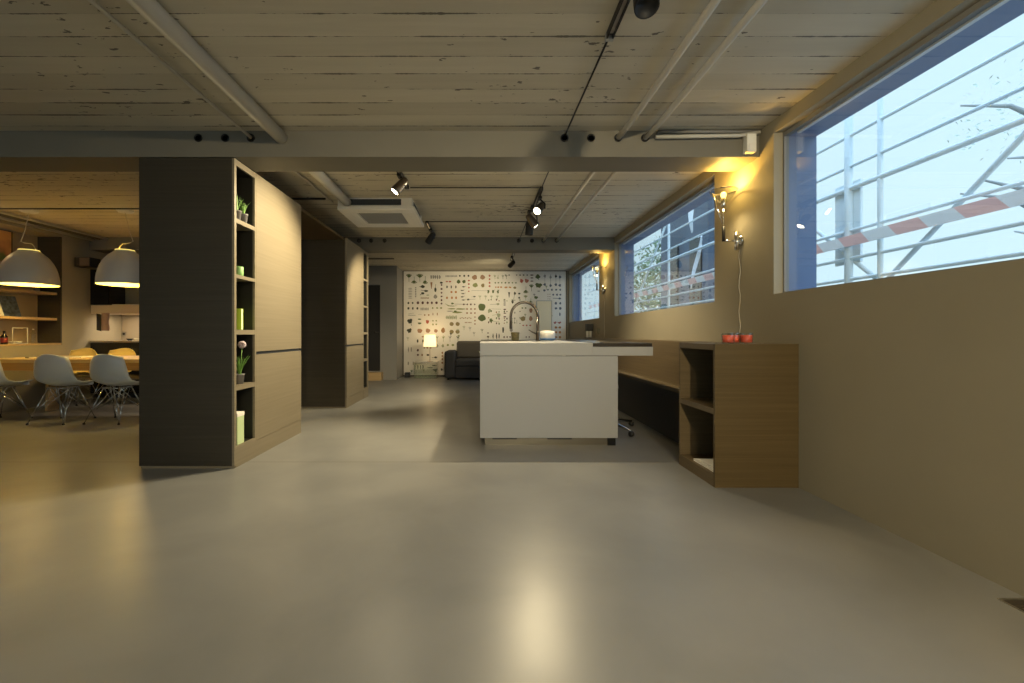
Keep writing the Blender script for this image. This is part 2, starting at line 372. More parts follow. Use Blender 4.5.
# ------------------------------------------------------------------ storage towers
TX0, TX1 = -2.563, -1.852
def tower(y0, y1, bay, label, zt=2.318):
    t = thing('storage_tower', label, 'cupboard', (-2.2, (y0 + y1) / 2, 0), 'tall storage towers dividing the room')
    b0, b1 = bay                                   # clear opening of the shelf bay
    near = b0 - y0 < y1 - b1
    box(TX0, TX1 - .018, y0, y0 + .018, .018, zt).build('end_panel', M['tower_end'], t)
    box(TX0 + .01, TX1, y0 + .004, y0 + .02, 0, .016).build('floor_strip', M['tower_face'], t)
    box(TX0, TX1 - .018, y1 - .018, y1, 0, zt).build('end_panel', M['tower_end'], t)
    fr = MB()                                      # pale frame of the bay, in the long face
    fr.box(TX1 - .34, TX1, b0 - .018 if not near else y0 + .0185, b0, 0, zt) if not near else fr.box(TX1 - .018, TX1, y0, b0, 0, zt)
    fr.box(TX1 - .018, TX1, b1, b1 + .022 if near else y1, 0, zt)
    fr.box(TX1 - .018, TX1, b0, b1, 0, .157); fr.box(TX1 - .018, TX1, b0, b1, 2.273, zt)
    fr.build('bay_frame', M['tower_face'], t)
    c = MB(); c.box(TX0 + .001, TX1 - .36, y0 + .0185, y1 - .0185, .001, zt - .001)
    c.box(TX1 - .36, TX1 - .0185, y0 + .0185, b0 - .001, .001, zt - .001) if not near else None
    c.box(TX1 - .36, TX1 - .0185, b1 + .001, y1 - .0185, .001, zt - .001)
    c.box(TX1 - .36, TX1 - .0185, b0, b1, .001, .156); c.box(TX1 - .36, TX1 - .0185, b0, b1, 2.274, zt - .001)
    c.build('carcass', M['tower_in'], t)
    for (a, b) in ((.577, .614), (1.0, 1.036), (1.427, 1.453), (1.843, 1.875)):
        box(TX1 - .355, TX1 - .001, b0 + .0005, b1 - .0005, a, b).build('shelf', M['tower_face'], t)
    dy0, dy1 = (b1 + .024, y1 - .002) if near else (y0 + .02, b0 - .02)
    dn = box(TX1 - .018, TX1, dy0, dy1, .86, zt).build('door', M['tower_face'], t)
    dn = box(TX1 - .018, TX1, dy0, dy1, .135, .838).build('door', M['tower_face'], t)
    box(TX1 - .018, TX1 - .002, dy0, dy1, 0, .132).build('plinth', M['tower_face'], t)
    h = MB(); h.box(TX1 - .0175, TX1 - .012, dy0, dy1, .838, .86); h.box(TX1 - .012, TX1 + .003, dy1 - .02, dy1 - .014, .835, .862); h.box(TX1 - .012, TX1 + .002, dy0, dy1, .838, .842)
    h.build('handle_rail', M['darkslot'], t)
    return t
tower(3.433, 4.70, (3.462, 3.742), 'large dark-ended storage tower with plants on its shelf bay, nearest the camera')
tower(6.25, 7.46, (7.17, 7.43), 'smaller far dark-ended storage tower with an empty shelf bay at its far end')
tag(box(-2.56, -1.88, 4.703, 6.247, 2.285, 2.315).build('header_panel', M['oak_end']), 'brown panel bridging the two storage towers just below the ceiling', 'panel')
# items on the shelf bay
def pot_plant(x, y, z, h, n, name='potted_plant', label='', spread=.05, g=None):
    t = thing(name, label, 'plant', (x, y, z), g)
    MB().lathe([(.026, 0), (.034, .07), (.036, .07), (.036, .078), (.030, .078), (.028, .062), (0, .062)], (x, y, z), 20).build('pot', M['pot'], t)
    f = MB()
    for i in range(n):
        a = random.uniform(0, 6.28); lean = random.uniform(.1, 1) * spread; hh = h * random.uniform(.65, 1); ww = .006
        dx, dy = math.cos(a), math.sin(a); px, py = -dy * ww, dx * ww
        pts = []
        for k in range(6):
            q = k / 5; wd = (1 - q) ** .6 * (1 if k else .6)
            cx, cy, cz = x + dx * (.008 + lean * q * q), y + dy * (.008 + lean * q * q), z + .062 + hh * q
            pts.append(((cx - px * wd, cy - py * wd, cz), (cx + px * wd, cy + py * wd, cz)))
        f.grid(lambda u, v, pts=pts: Vector(pts[min(5, round(u * 5))][0]).lerp(Vector(pts[min(5, round(u * 5))][1]), v), 5, 1, .0012)
    f.build('leaves', M['green'], t)
    return t
pot_plant(-1.895, 3.545, 1.875, .15, 26, label='small leafy plant in a grey pot, nearer of the pair on the top shelf', spread=.05, g='pair of plants on the top shelf')
pot_plant(-1.90, 3.65, 1.875, .13, 26, label='small leafy plant in a grey pot, farther of the pair on the top shelf', spread=.06, g='pair of plants on the top shelf')
o = MB().lathe([(.031, 0), (.033, .003), (.033, .07), (.030, .073), (.02, .068), (0, .066)], (-1.892, 3.572, 1.453), 24).build('candle', M['candlegreen']); tag(o, 'green candle standing on the second shelf of the large tower', 'candle')
t = thing('book', 'lime green book upright on the middle shelf of the large tower', 'book', (-1.93, 3.565, 1.036))
box(-2.02, -1.862, 3.550, 3.555, 1.036, 1.20).build('cover', M['lime'], t); box(-2.018, -1.864, 3.555, 3.575, 1.039, 1.197).build('pages', M['paper'], t); box(-2.02, -1.862, 3.575, 3.58, 1.036, 1.20).build('cover', M['lime'], t)
t = pot_plant(-1.90, 3.60, .614, .17, 20, 'potted_flower', 'potted flower with one round pale lilac bloom on the fourth shelf', .09)
MB().tube([(-1.9, 3.60, .67), (-1.895, 3.61, .78), (-1.895, 3.625, .90)], .0028, 6).build('stem', M['green'], t)
f = MB()
for i in range(60):
    a = random.uniform(0, 6.28); c = random.uniform(-1, 1); q = math.sqrt(1 - c * c); p = Vector((q * math.cos(a), q * math.sin(a), c))
    f.tube([Vector((-1.895, 3.625, .92)), Vector((-1.895, 3.625, .92)) + p * .03], [.002, .006], 5)
f.build('bloom', M['lilac'], t)
t = thing('storage_box', 'pale green and white box on the lowest shelf of the large tower', 'box', (-1.93, 3.51, .157))
box(-2.0, -1.865, 3.50, 3.60, .157, .37, .003).build('body', M['palegreen'], t); box(-2.002, -1.863, 3.498, 3.602, .37, .40, .003).build('lid', M['paper'], t)

# ------------------------------------------------------------------ kitchen island
IY = 4.126
t = thing('kitchen_island', 'long white kitchen island with overhanging slab and steel plinth in mid room', 'kitchen island', (.6, 5.5, 0))
box(-.022, 1.214, IY, IY + .03, .072, .806).build('end_panel', M['island'], t)
box(-.022, .72, IY + .0305, 7.0, .072, .808).build('body', M['island'], t)
cp = MB()
cp.box(-.022, .99, IY, 7.0, .81, .924); cp.box(.9905, 1.53, IY, 7.0, .81, .889)
cp.build('countertop', M['island'], t, .0015)
box(.992, 1.522, IY + .006, 6.98, .89, .922).build('hob_surface', mat('dark_hob_edge', (.035, .028, .022), .25), t)
box(.02, .7, IY + .08, 6.95, 0, .0715).build('plinth', M['steel'], t)
box(.02, 1.13, IY + .045, IY + .06, 0, .0715).build('plinth', mat('dull_steel_plinth', (.20, .18, .14), .35, .8), t)
box(1.13, 1.2, IY + .02, IY + .16, 0, .0715).build('foot', M['blackgloss'], t)
for x in (.09, .585): box(x, x + .22, IY + .02, IY + .044, .055, .071).build('vent_slot', M['black'], t)
MB().lathe([(.008, 0), (.008, .01), (.0, .012)], (-.022, IY + .3, .83), 14, (-1, 0, 0)).build('knob', M['chrome'], t)
sk = MB(); sk.box(.12, .50, 4.75, 5.5, .9245, .928); sk.build('sink_rim', M['steel'], t)
box(.14, .48, 4.77, 5.48, .928, .929).build('sink_basin', M['nickel'], t)
# faucet
t = thing('kitchen_faucet', 'tall dark nickel gooseneck tap standing behind the island sink', 'faucet', (.645, 5.35, .924))
MB().lathe([(.03, 0), (.03, .012), (.024, .016), (.022, .1), (.018, .11)], (.645, 5.35, .924), 24).build('base', M['nickel'], t)
pts = [(.645, 5.35, .99), (.645, 5.35, 1.21)] + [(.487 + .158 * math.cos(a), 5.35, 1.21 + .165 * math.sin(a)) for a in [math.pi * k / 14 for k in range(15)]] + [(.329, 5.35, 1.17), (.331, 5.35, 1.115)]
MB().tube(pts, .0155, 16).build('spout', M['nickel'], t)
MB().tube([(.331, 5.35, 1.13), (.331, 5.35, 1.065)], .018, 16).build('spray_head', M['nickel'], t)
MB().tube([(.645, 5.35, 1.0), (.585, 5.34, 1.025), (.535, 5.33, 1.055)], [.012, .008, .006], 10).build('lever', M['nickel'], t)
t = thing('ceramic_pot', 'khaki ribbed pot beside the sink under the tap', 'pot', (.40, 5.6, .924))
MB().lathe([(.036, 0), (.046, .01), (.05, .09), (.049, .10), (.045, .10), (.043, .012), (0, .01)], (.40, 5.62, .924), 28).build('body', M['khaki'], t)
MB().lathe([(.0515, .082), (.0535, .09), (.0515, .104), (.0445, .104), (.0445, .1), (.05, .1)], (.40, 5.62, .924), 28, closed=True).build('rim', M['khaki'], t)
t = thing('bread_bin', 'white rounded container on a blue dish, right of the tap', 'container', (.80, 5.6, .924))
MB().lathe([(.07, 0), (.09, .006), (.115, .028), (.11, .03), (.086, .01), (0, .008)], (.80, 5.7, .924), 32).build('dish', M['blue'], t)
MB().lathe([(.08, .012), (.1, .034), (.102, .09), (.09, .115), (.05, .125), (0, .127)], (.80, 5.7, .924), 32).build('body', M['white'], t)
# swivel chair half hidden behind the island
t = thing('swivel_chair', 'black swivel chair with chrome star base tucked behind the right end of the island', 'chair', (1.28, 4.85, 0))
for k in range(4):
    a = R(90 * k + 27); ex, ey = 1.28 + .39 * math.cos(a), 4.85 + .39 * math.sin(a)
    MB().tube([(1.28 + .03 * math.cos(a), 4.85 + .03 * math.sin(a), .10), (1.28 + .16 * math.cos(a), 4.85 + .16 * math.sin(a), .088), (ex, ey, .055)], [.02, .016, .012], 10).build('leg', M['chrome'], t)
    MB().lathe([(.0, -.02), (.024, -.018), (.026, 0), (.024, .018), (0, .02)], (ex, ey, .026), 16, (-math.sin(a), math.cos(a), 0)).build('caster', M['black'], t)
MB().tube([(1.28, 4.85, .08), (1.28, 4.85, .42)], [.03, .018], 14).build('column', M['chrome'], t)
MB().lathe([(.1, 0), (.14, .008), (.15, .03), (.14, .06), (0, .07)], (1.28, 4.85, .42), 28).build('seat', M['black'], t)
MB().grid(lambda u, v: (1.28 - .14 + .05 * (1 - (2 * v - 1) ** 2) * -1, 4.85 +   .13 * (2 * v - 1), .50 + .2 * u), 6, 10, .02).build('backrest', M['black'], t)

# ------------------------------------------------------------------ bench along the right wall
t = thing('wall_bench', 'long low bench with black base and brown wooden back along the right wall', 'bench', (1.9, 6.8, 0))
box(1.80, 2.06, 3.556, 10.1, 0, .462).build('base', M['black'], t)
box(1.785, 1.925, 3.556, 10.1, .464, .50, .003).build('seat', wood('glossy_oak_seat', (.16, .125, .08), (.21, .165, .11), 'Y', .2), t)
box(1.926, 2.062, 3.556, 10.1, .464, .935, .003).build('backrest', M['oak_brown'], t)
t = thing('coffee_grinder', 'black-topped appliance with two pale cylinders on the far bench back', 'appliance', (1.975, 8.6, .935))
box(1.935, 2.05, 8.35, 8.75, .936, .946, .002).build('tray', M['black'], t)
for x in (1.96, 2.02): MB().lathe([(.022, 0), (.022, .11), (.019, .12)], (x, 8.6, .946), 20).build('cylinder', M['paper'], t)
box(1.93, 2.055, 8.54, 8.66, 1.067, 1.2, .006).build('head', M['black'], t)
t = MB().lathe([(.026, 0), (.026, .003), (.004, .006), (.004, .06), (.022, .085), (.028, .13), (.024, .17), (.023, .17), (.0265, .13), (.02, .087), (0, .07)], (1.99, 7.9, .935), 24).build('wine_glass', M['clear']); tag(t, 'lone clear stemmed glass on the bench back near the black appliance', 'glass')

# ------------------------------------------------------------------ open cabinet with candles
CX, CY0, CY1, CZ = 1.517, 3.0, 3.553, .938
t = thing('open_cabinet', 'low brown oak cabinet with two open compartments against the right wall', 'cabinet', (1.8, 3.27, 0))
box(CX, XR - .003, CY0, CY0 + .024, 0, CZ).build('side_panel', M['oak_end'], t)
box(CX, XR - .003, CY1 - .02, CY1, .0, CZ).build('side_panel', M['oak_brown'], t)
box(CX, XR - .003, CY0 + .0242, CY1 - .0202, .898, CZ).build('top', M['oak_brown'], t)
box(CX, XR - .02, CY0 + .0242, CY1 - .0202, .476, .512).build('shelf', M['oak_brown'], t)
box(CX, XR - .02, CY0 + .0242, CY1 - .0202, 0, .08).build('bottom', M['oak_brown'], t)
box(XR - .019, XR - .004, CY0 + .0242, CY1 - .0202, 0, .897).build('back_panel', M['tower_in'], t)
def booklet(name, x0, x1, y0, y1, z, th, m, label, rz):
    t = thing(name, label, 'magazine', ((x0 + x1) / 2, (y0 + y1) / 2, z), 'magazines lying in the low cabinet')
    c = box(x0, x1, y0, y1, z, z + .0015).build('cover', m, t); box(x0 + .002, x1 - .002, y0 + .002, y1 - .002, z + .0016, z + th).build('pages', M['paper'], t)
    box(x0, x1, y0, y1, z + th + .0001, z + th + .0015).build('cover', m, t); t.rotation_euler.z = R(rz)
    return t
booklet('magazine', 1.54, 1.75, 3.05, 3.36, .081, .012, M['paper'], 'larger white magazine lying at the bottom of the low cabinet', 0)
booklet('magazine', 1.55, 1.72, 3.07, 3.30, .0975, .010, M['paper'], 'smaller white magazine on top of the other in the low cabinet', 7)
for k, (x, y, s_) in enumerate([(1.60, 3.06, 'nearer the front panel'), (1.64, 3.13, 'deeper inside')]):
    o = MB().lathe([(.03, 0), (.03, .003), (.004, .006), (.004, .07), (.024, .09), (.032, .14), (.027, .185), (.026, .185), (.0305, .14), (.022, .092), (0, .08)], (x, y, .512), 24).build('wine_glass', M['clear'])
    tag(o, 'stemmed glass in the upper compartment of the low cabinet, ' + s_, 'glass', 'glasses in the low cabinet')
for k, (x, y, lb) in enumerate([(1.655, 3.10, 'left of the three'), (1.725, 3.16, 'middle one, set slightly back'), (1.79, 3.12, 'right of the three')]):
    t = thing('tealight_holder', 'red candle in a clear glass cup on the low cabinet, ' + lb, 'candle', (x, y, CZ), 'red candles on the low cabinet')
    MB().lathe([(.034, 0), (.038, .006), (.040, .072), (.0385, .072), (.0365, .008), (0, .007)], (x, y, CZ + .0005), 28).build('cup', M['clear'], t)
    MB().lathe([(.0345, .009), (.0365, .056), (.030, .058), (0, .056)], (x, y, CZ), 28).build('wax', M['red'], t)
    MB().tube([(x, y, CZ + .056), (x, y, CZ + .064)], .0015, 6).build('wick', M['black'], t)

# ------------------------------------------------------------------ wall sconces
def sconce(x, y, z, label, en):
    """z = bracket height; bowl above"""
    t = thing('wall_sconce', label, 'wall lamp', (XR, y, z), 'glass bowl uplighter sconces on the right wall')
    MB().lathe([(.045, 0), (.045, .012), (.03, .02), (0, .022)], (XR - .001, y, z), 24, (-1, 0, 0)).build('wall_plate', M['chrome'], t)
    MB().tube([(XR - .03, y, z - .075), (XR - .03, y, z + .075)], .018, 14).build('bracket', M['chrome'], t)
    MB().tube([(XR - .03, y, z), (x, y, z)], .007, 10).build('arm', M['chrome'], t)
    MB().tube([(x, y, z - .005), (x, y, z + .115)], .012, 14).build('handle', M['black'], t)
    MB().tube([(x, y, z + .115), (x, y, z + .29)], .004, 8).build('stem', M['chrome'], t)
    MB().tube([(x, y, z + .12), (x - .05, y, z + .25), (x - .085, y, z + .375)], .005, 8).build('strut', M['chrome'], t)
    MB().lathe([(.018, 0), (.022, .01), (.024, .06), (.018, .07)], (x, y, z + .27), 20).build('socket', M['chrome'], t)
    MB().lathe([(.024, .30), (.05, .325), (.085, .365), (.1, .398), (.097, .400), (.082, .37), (.047, .331), (.02, .306)], (x, y, z), 36, closed=True).build('glass_bowl', M['clear'], t)
    MB().lathe([(.0, .34), (.016, .345), (.022, .365), (.016, .385), (0, .39)], (x, y, z), 18).build('bulb', M['sconce_hot'], t)
    MB().lathe([(.1, .396), (.104, .4), (.1, .404), (.096, .4)], (x, y, z), 36, closed=True).build('rim', M['chrome'], t)
    pts = [(XR - .008, y, z - .07)]
    for k in range(1, 13): pts.append((XR - .008, y + .012 * math.sin(k * 1.7), z - .07 - k * (z - .07 - .955) / 12))
    MB().tube(pts, .0028, 6).build('cord', M['cable'], t)
    light('sconce_light', 'SPOT', (x + .01, y, z + .42), en * .42, (1, .56, .09), (x + .28, y, z + 1.0), .02, 150, .3)
    light('sconce_down_glow', 'SPOT', (x, y, z + .255), en * .16, (1, .76, .36), (x - .1, y - .05, 0), .03, 165, .8)
    light('sconce_glow', 'POINT', (x + .005, y, z + .45), en * .15, (1, .62, .15), None, .02)
    return t
sconce(1.928, 3.68, 1.75, 'chrome and glass uplighter sconce near the wall between the two nearest windows', 26)
sconce(1.93, 7.76, 1.75, 'chrome and glass uplighter sconce farther away between the two far windows', 22)
sconce(1.93, -.58, 1.75, 'added unseen chrome and glass uplighter sconce behind the camera', 60)  # added out of view to brighten the near ceiling
t = thing('motion_sensor', 'small white box fixed to the right end of the near ceiling beam', 'sensor', (1.99, 3.4, 2.4))
box(1.94, 2.01, 3.37, 3.432, 2.34, 2.475, .006).build('housing', M['acwhite'], t); box(1.95, 2.0, 3.362, 3.3695, 2.35, 2.40, .003).build('lens', M['paper'], t)

# ------------------------------------------------------------------ pipes and ceiling conduit
g = 'pipes and conduits under the ceiling'
def pipe(pts, r, label, name='ceiling_pipe', m='pipe'):
    o = MB().tube(pts, r, 20 if r > .03 else 10).build(name, M[m]); tag(o, label, 'pipe', g); return o
pipe([(-1.50, YB, 2.468), (-1.50, 3.428, 2.468)], .047, 'thick pale pipe running to the near beam above left')
pipe([(-1.50, 3.75, 2.465), (-1.50, 5.095, 2.465)], .047, 'thick pale pipe between the near beam and the air conditioner')
pipe([(-1.725, YB, 2.50), (-1.725, 3.426, 2.468)], .011, 'thin pale conduit left of the thick pipe before the near beam')
pipe([(-1.73, 3.75, 2.50), (-1.70, 5.2, 2.50)], .011, 'thin pale conduit left of the thick pipe behind the near beam')
pipe([(1.03, YB, 2.475), (1.03, 3.2, 2.475), (1.012, 3.425, 2.466)], .02, 'left one of two parallel conduits running to the near beam above right')
pipe([(1.235, YB, 2.475), (1.235, 3.2, 2.475), (1.212, 3.425, 2.466)], .02, 'right one of two parallel conduits running to the near beam above right')
pipe([(1.01, 3.75, 2.475), (.952, 7.186, 2.466)], .017, 'left one of two parallel conduits between the two beams')
pipe([(1.21, 3.75, 2.475), (1.158, 7.186, 2.466)], .017, 'right one of two parallel conduits between the two beams')
pipe([(1.28, 3.40, 2.46), (1.9, 3.40, 2.47), (2.05, 3.40, 2.495)], .014, 'lower pale conduit running along the near beam to the right wall')
pipe([(1.3, 3.412, 2.503), (2.06, 3.412, 2.503)], .012, 'upper dark conduit running along the near beam to the right wall', m='wall_grey')
pipe([(-5.86, 1.5, 2.49), (-5.86, 7.18, 2.49)], .018, 'upper right conduit of the bundle along the left wall')
pipe([(-5.98, 1.5, 2.485), (-5.98, 7.18, 2.485)], .018, 'middle conduit of the bundle along the left wall', m='beam')
pipe([(-6.08, 1.5, 2.47), (-6.08, 7.18, 2.47)], .018, 'lower left conduit of the bundle along the left wall')
pipe([(-6.1, 5.53, 2.511), (-2.9, 5.53, 2.511)], .008, 'thin dark conduit linking the two dining ceiling roses', m='black')
pipe([(-3.3, 9.15, 2.505), (-1.76, 9.15, 2.505)], .012, 'dark conduit across the far ceiling left of the mural', m='black')
pipe([(-2.5, 5.1, 2.505), (-1.74, 5.1, 2.505)], .012, 'dark conduit across the ceiling beside the air conditioner', m='black')

# ------------------------------------------------------------------ cassette air conditioner
ax0, ax1, ay0, ay1 = -1.605, -.752, 5.08, 5.93
t = thing('air_conditioner', 'square white cassette air conditioner hanging under the ceiling', 'air conditioner', (-1.18, 5.5, 2.52))
box(ax0 + .0, ax1 - .03, ay0 + .02, ay1 - .03, 2.42, 2.518, .004).build('body', M['acwhite'], t)
p = MB(); 
gx0, gx1, gy0, gy1 = ax0 + .17, ax1 - .17, ay0 + .16, ay1 - .16
p.box(ax0, ax1, ay0, gy0, 2.38, 2.418); p.box(ax0, ax1, gy1, ay1, 2.38, 2.418); p.box(ax0, gx0, gy0, gy1, 2.38, 2.418); p.box(gx1, ax1, gy0, gy1, 2.38, 2.418)
p.build('panel', M['acwhite'], t, .004)
gr = MB(); gr.box(gx0, gx1, gy0, gy1, 2.405, 2.417)
for k in range(12): yy = gy0 + .02 + k * (gy1 - gy0 - .04) / 11; gr.box(gx0 + .01, gx1 - .01, yy - .008, yy + .006, 2.388, 2.404)
gr.build('intake_grille', M['grille'], t)
for (x0, x1, y0, y1) in ((ax0 + .13, ax1 - .13, ay0 + .05, ay0 + .1), (ax0 + .13, ax1 - .13, ay1 - .1, ay1 - .05), (ax0 + .05, ax0 + .1, ay0 + .13, ay1 - .13), (ax1 - .1, ax1 - .05, ay0 + .13, ay1 - .13)):
    box(x0, x1, y0, y1, 2.3765, 2.3798, .001).build('louvre', M['acwhite'], t)
box(ax0 + .13, ax1 - .15, ay0 + .0165, ay0 + .0195, 2.435, 2.50).build('side_slot', M['darkslot'], t)
box(ax1 - .0295, ax1 - .026, ay0 + .13, ay1 - .15, 2.435, 2.50).build('side_slot', M['darkslot'], t)

# ------------------------------------------------------------------ track lighting
def track(x, y0, y1, label):
    t = thing('lighting_track', label, 'track', (x, (y0 + y1) / 2, 2.5), 'black lighting tracks under the ceiling')
    k = MB(); k.box(x - .018, x - .012, y0, y1, 2.485, 2.505); k.box(x + .012, x + .018, y0, y1, 2.485, 2.505); k.box(x - .018, x + .018, y0, y1, 2.505, 2.518); k.build('rail', M['black'], t)
    box(x - .011, x + .011, y0 + .02, y1 - .02, 2.499, 2.5045).build('conductor', M['steel'], t)
    k = MB(); k.box(x - .02, x + .02, y1, y1 + .02, 2.483, 2.518); k.build('end_cap', M['grille'], t)
def spot(x, y, z, aim, label, en, lit=True, body='nickel', ang=70, col=(1, .82, .50), r=.047, ln=.155, blend=.6):
    """head centred on (x,y,z), lamp face looking to aim"""
    t = thing('track_spotlight', label, 'spotlight', (x, y, 2.49), 'adjustable spotlights on the ceiling tracks')
    d = (Vector(aim) - Vector((x, y, z))).normalized(); c = Vector((x, y, z))
    bx = x + .055
    box(x - .02, x + .02, y - .05, y + .05, 2.462, 2.484, .003).build('adapter', M['black'], t)
    MB().tube([(x, y, 2.47), (bx, y, z + .05), (bx, y, z)], .007, 8).build('stem', M['black'], t)
    MB().tube([(bx + .004, y, z), (x, y, z)], .01, 8).build('pivot', M['black'], t)
    MB().lathe([(r * .55, -ln * .6), (r * .8, -ln * .52), (r * .9, -ln * .2), (r, ln * .35), (r, ln * .5), (r * .88, ln * .5), (r * .8, ln * .4), (0, ln * .36)], c, 28, d).build('head', M[body], t)
    if lit:
        MB().lathe([(r * .84, ln * .46), (0, ln * .49)], c, 24, d).build('lamp_face', M['hot'], t)
        light('spot_light', 'SPOT', c + d * (ln * .5 + .01), en, col, aim, .025, ang, blend)
    return t
track(.64, -4.5, 2.31, 'long black lighting track overhead in the foreground')
track(-.77, 4.05, 4.7, 'short black lighting track near the air conditioner, its nearer side')
track(-.745, 6.15, 6.95, 'short black lighting track behind the air conditioner')
track(.605, 4.72, 5.6, 'black lighting track over the island front')
track(.58, 8.3, 9.3, 'black lighting track in front of the mural')
g = 'thin suspension rods between the tracks'
def rod(pts, label): tag(MB().tube(pts, .006, 8).build('supply_rod', M['black']), label, 'rod', g)
rod([(.64, 2.33, 2.505), (.612, 3.43, 2.48)], 'thin dark rod from the foreground track to the near beam')
rod([(.612, 3.75, 2.5), (.605, 4.71, 2.5)], 'thin dark rod from the near beam to the island track')
rod([(-.74, 4.71, 2.503), (.59, 4.71, 2.503)], 'nearer of two thin crosswise rods above the island')
rod([(-.745, 6.13, 2.503), (.59, 6.13, 2.503)], 'farther of two thin crosswise rods above the island')
rod([(.59, 5.62, 2.5), (.57, 7.185, 2.466)], 'thin dark rod from the island track to the far beam')
spot(.67, 1.9, 2.405, (.6, .9, 0), 'black spotlight cut off by the top edge of the photo', 0, False, 'black', r=.05, ln=.16)
spot(-.77, 4.28, 2.38, (-1.6, 3.95, 1.3), 'spotlight over the left aisle shining at the large tower doors', 180, ang=118)
spot(-.735, 6.5, 2.36, (-1.86, 7.3, .9), 'dark spotlight just behind the air conditioner, facing away', 170, ang=96, body='black')
spot(.62, 4.98, 2.37, (-1.2, 2.7, 0), 'brightest spotlight over the island, nearer one of the pair', 165, ang=112)
spot(.575, 5.32, 2.31, (1.9, 5.3, .5), 'spotlight over the island, farther one of the pair, partly lit', 120, ang=100, blend=.9)
spot(.555, 8.75, 2.34, (-.5, 11, 1.5), 'dark spotlight right in front of the mural', 95, ang=92, body='black', blend=1)
spot(.56, 5.52, 2.27, (.50, 5.75, 0), 'black unlit spotlight hanging lowest over the island, behind the lit pair', 0, False, 'black')
spot(.64, -.7, 2.37, (-1.2, 2.0, .0), 'added unseen spotlight on the foreground track behind the camera, aimed left', 55, ang=130)  # extra lamp added out of view as fill for the left foreground
spot(.64, -2.6, 2.37, (2.06, 2.2, 1.1), 'added unseen spotlight on the foreground track behind the camera, aimed right', 430, ang=110, blend=1)  # extra lamp added out of view to brighten the right wall

# ------------------------------------------------------------------ mural
MX0, MX1, MZ0, MZ1, MY = -1.875, 1.985, .035, 2.505, YF - .05
t = thing('botanical_mural', 'wall-sized white panel printed with small plants, roots and fruits on the far wall', 'mural', (0, MY, .03))
box(MX0, MX1, MY, MY + .04, MZ0, MZ1).build('panel', mat('mural_white', (.80, .77, .71), .55), t)
fr = MB(); fr.box(MX0 - .02, MX0, MY - .012, MY + .045, .0, 2.518); fr.box(MX1, MX1 + .02, MY - .012, MY + .045, 0, 2.518); fr.box(MX0, MX1, MY - .012, MY + .045, MZ1, 2.518); fr.box(MX0, MX1, MY - .012, MY + .045, 0.0, MZ0)
fr.build('frame', mat('dark_brown_frame', (.06, .045, .03), .5), t)
PC = dict(g=(.085, .12, .035), d=(.035, .04, .025), b=(.30, .16, .07), r=(.38, .08, .06), o=(.46, .20, .06), m=(.09, .035, .035), p=(.32, .35, .23), k=(.28, .27, .25), t=(.36, .21, .13), l=(.24, .27, .10), s=(.10, .12, .16), y=(.24, .19, .08))
keys = list(PC); pm = MB(); yy_ = [MY - .0006]
def PX(a, b): return Vector(((a - 482.5) / 41.8, 0, 1 + (334.5 - b) / 41.8))   # print grid -> metres on the panel
def ppoly(pts, c):
    yy_[0] -= .0000015; pm.mi = keys.index(c); pm.face([(PX(a, b).x, yy_[0], PX(a, b).z) for a, b in pts])
def pell(a, b, ra, rb, c, n=12, wob=.12):
    ph = random.uniform(0, 6)
    ppoly([(a + ra * (1 + wob * math.sin(3 * q + ph)) * math.cos(q), b + rb * (1 + wob * math.cos(4 * q + ph)) * math.sin(q)) for q in [2 * math.pi * i / n for i in range(n)]], c)
def pline(a0, b0, a1, b1, w_, c):
    dx, dy = a1 - a0, b1 - b0; L_ = math.hypot(dx, dy) or 1; nx, ny = -dy / L_ * w_ / 2, dx / L_ * w_ / 2
    ppoly([(a0 + nx, b0 + ny), (a1 + nx, b1 + ny), (a1 - nx, b1 - ny), (a0 - nx, b0 - ny)], c)
def pherb(a, b, h, wd, c, up=True, n=5):       # crown of leaves on a thin root
    s_ = 1 if up else -1
    pline(a, b - s_ * h * .1, a + .15, b + s_ * h * .5, .35, c)
    for i in range(n):
        q = (i / (n - 1) - .5) * 2 if n > 1 else 0
        ex, ey = a + q * wd * .45, b - s_ * h * (.34 + .1 * (1 - q * q)); mx, my = (a + ex) / 2, (b + ey) / 2; wl = wd * .13
        ppoly([(a, b), (mx - wl, my - wl * .3), (ex - wl * .5, ey), (ex + wl * .4, ey - s_ * .3), (mx + wl, my + wl * .3)], c)
        pell(ex, ey, wd * .11, h * .08, c, 6)
def proot(a, b, h, wd, c):                      # tapering root hanging down with small leaves on top
    ppoly([(a - wd / 2, b - h / 2), (a + wd / 2, b - h / 2), (a + wd * .15, b + h / 2), (a - wd * .1, b + h / 2)], c)
    pell(a, b - h / 2, wd * .6, h * .12, c, 8)
def prow(xs, ys, ra, rb, c):
    for a in xs:
        for b in ys: pell(a, b, ra * random.uniform(.85, 1.15), rb * random.uniform(.85, 1.15), c, 8)
A = lambda u: 400 + u / 11.38
B = lambda v: 265 + v / 11.38
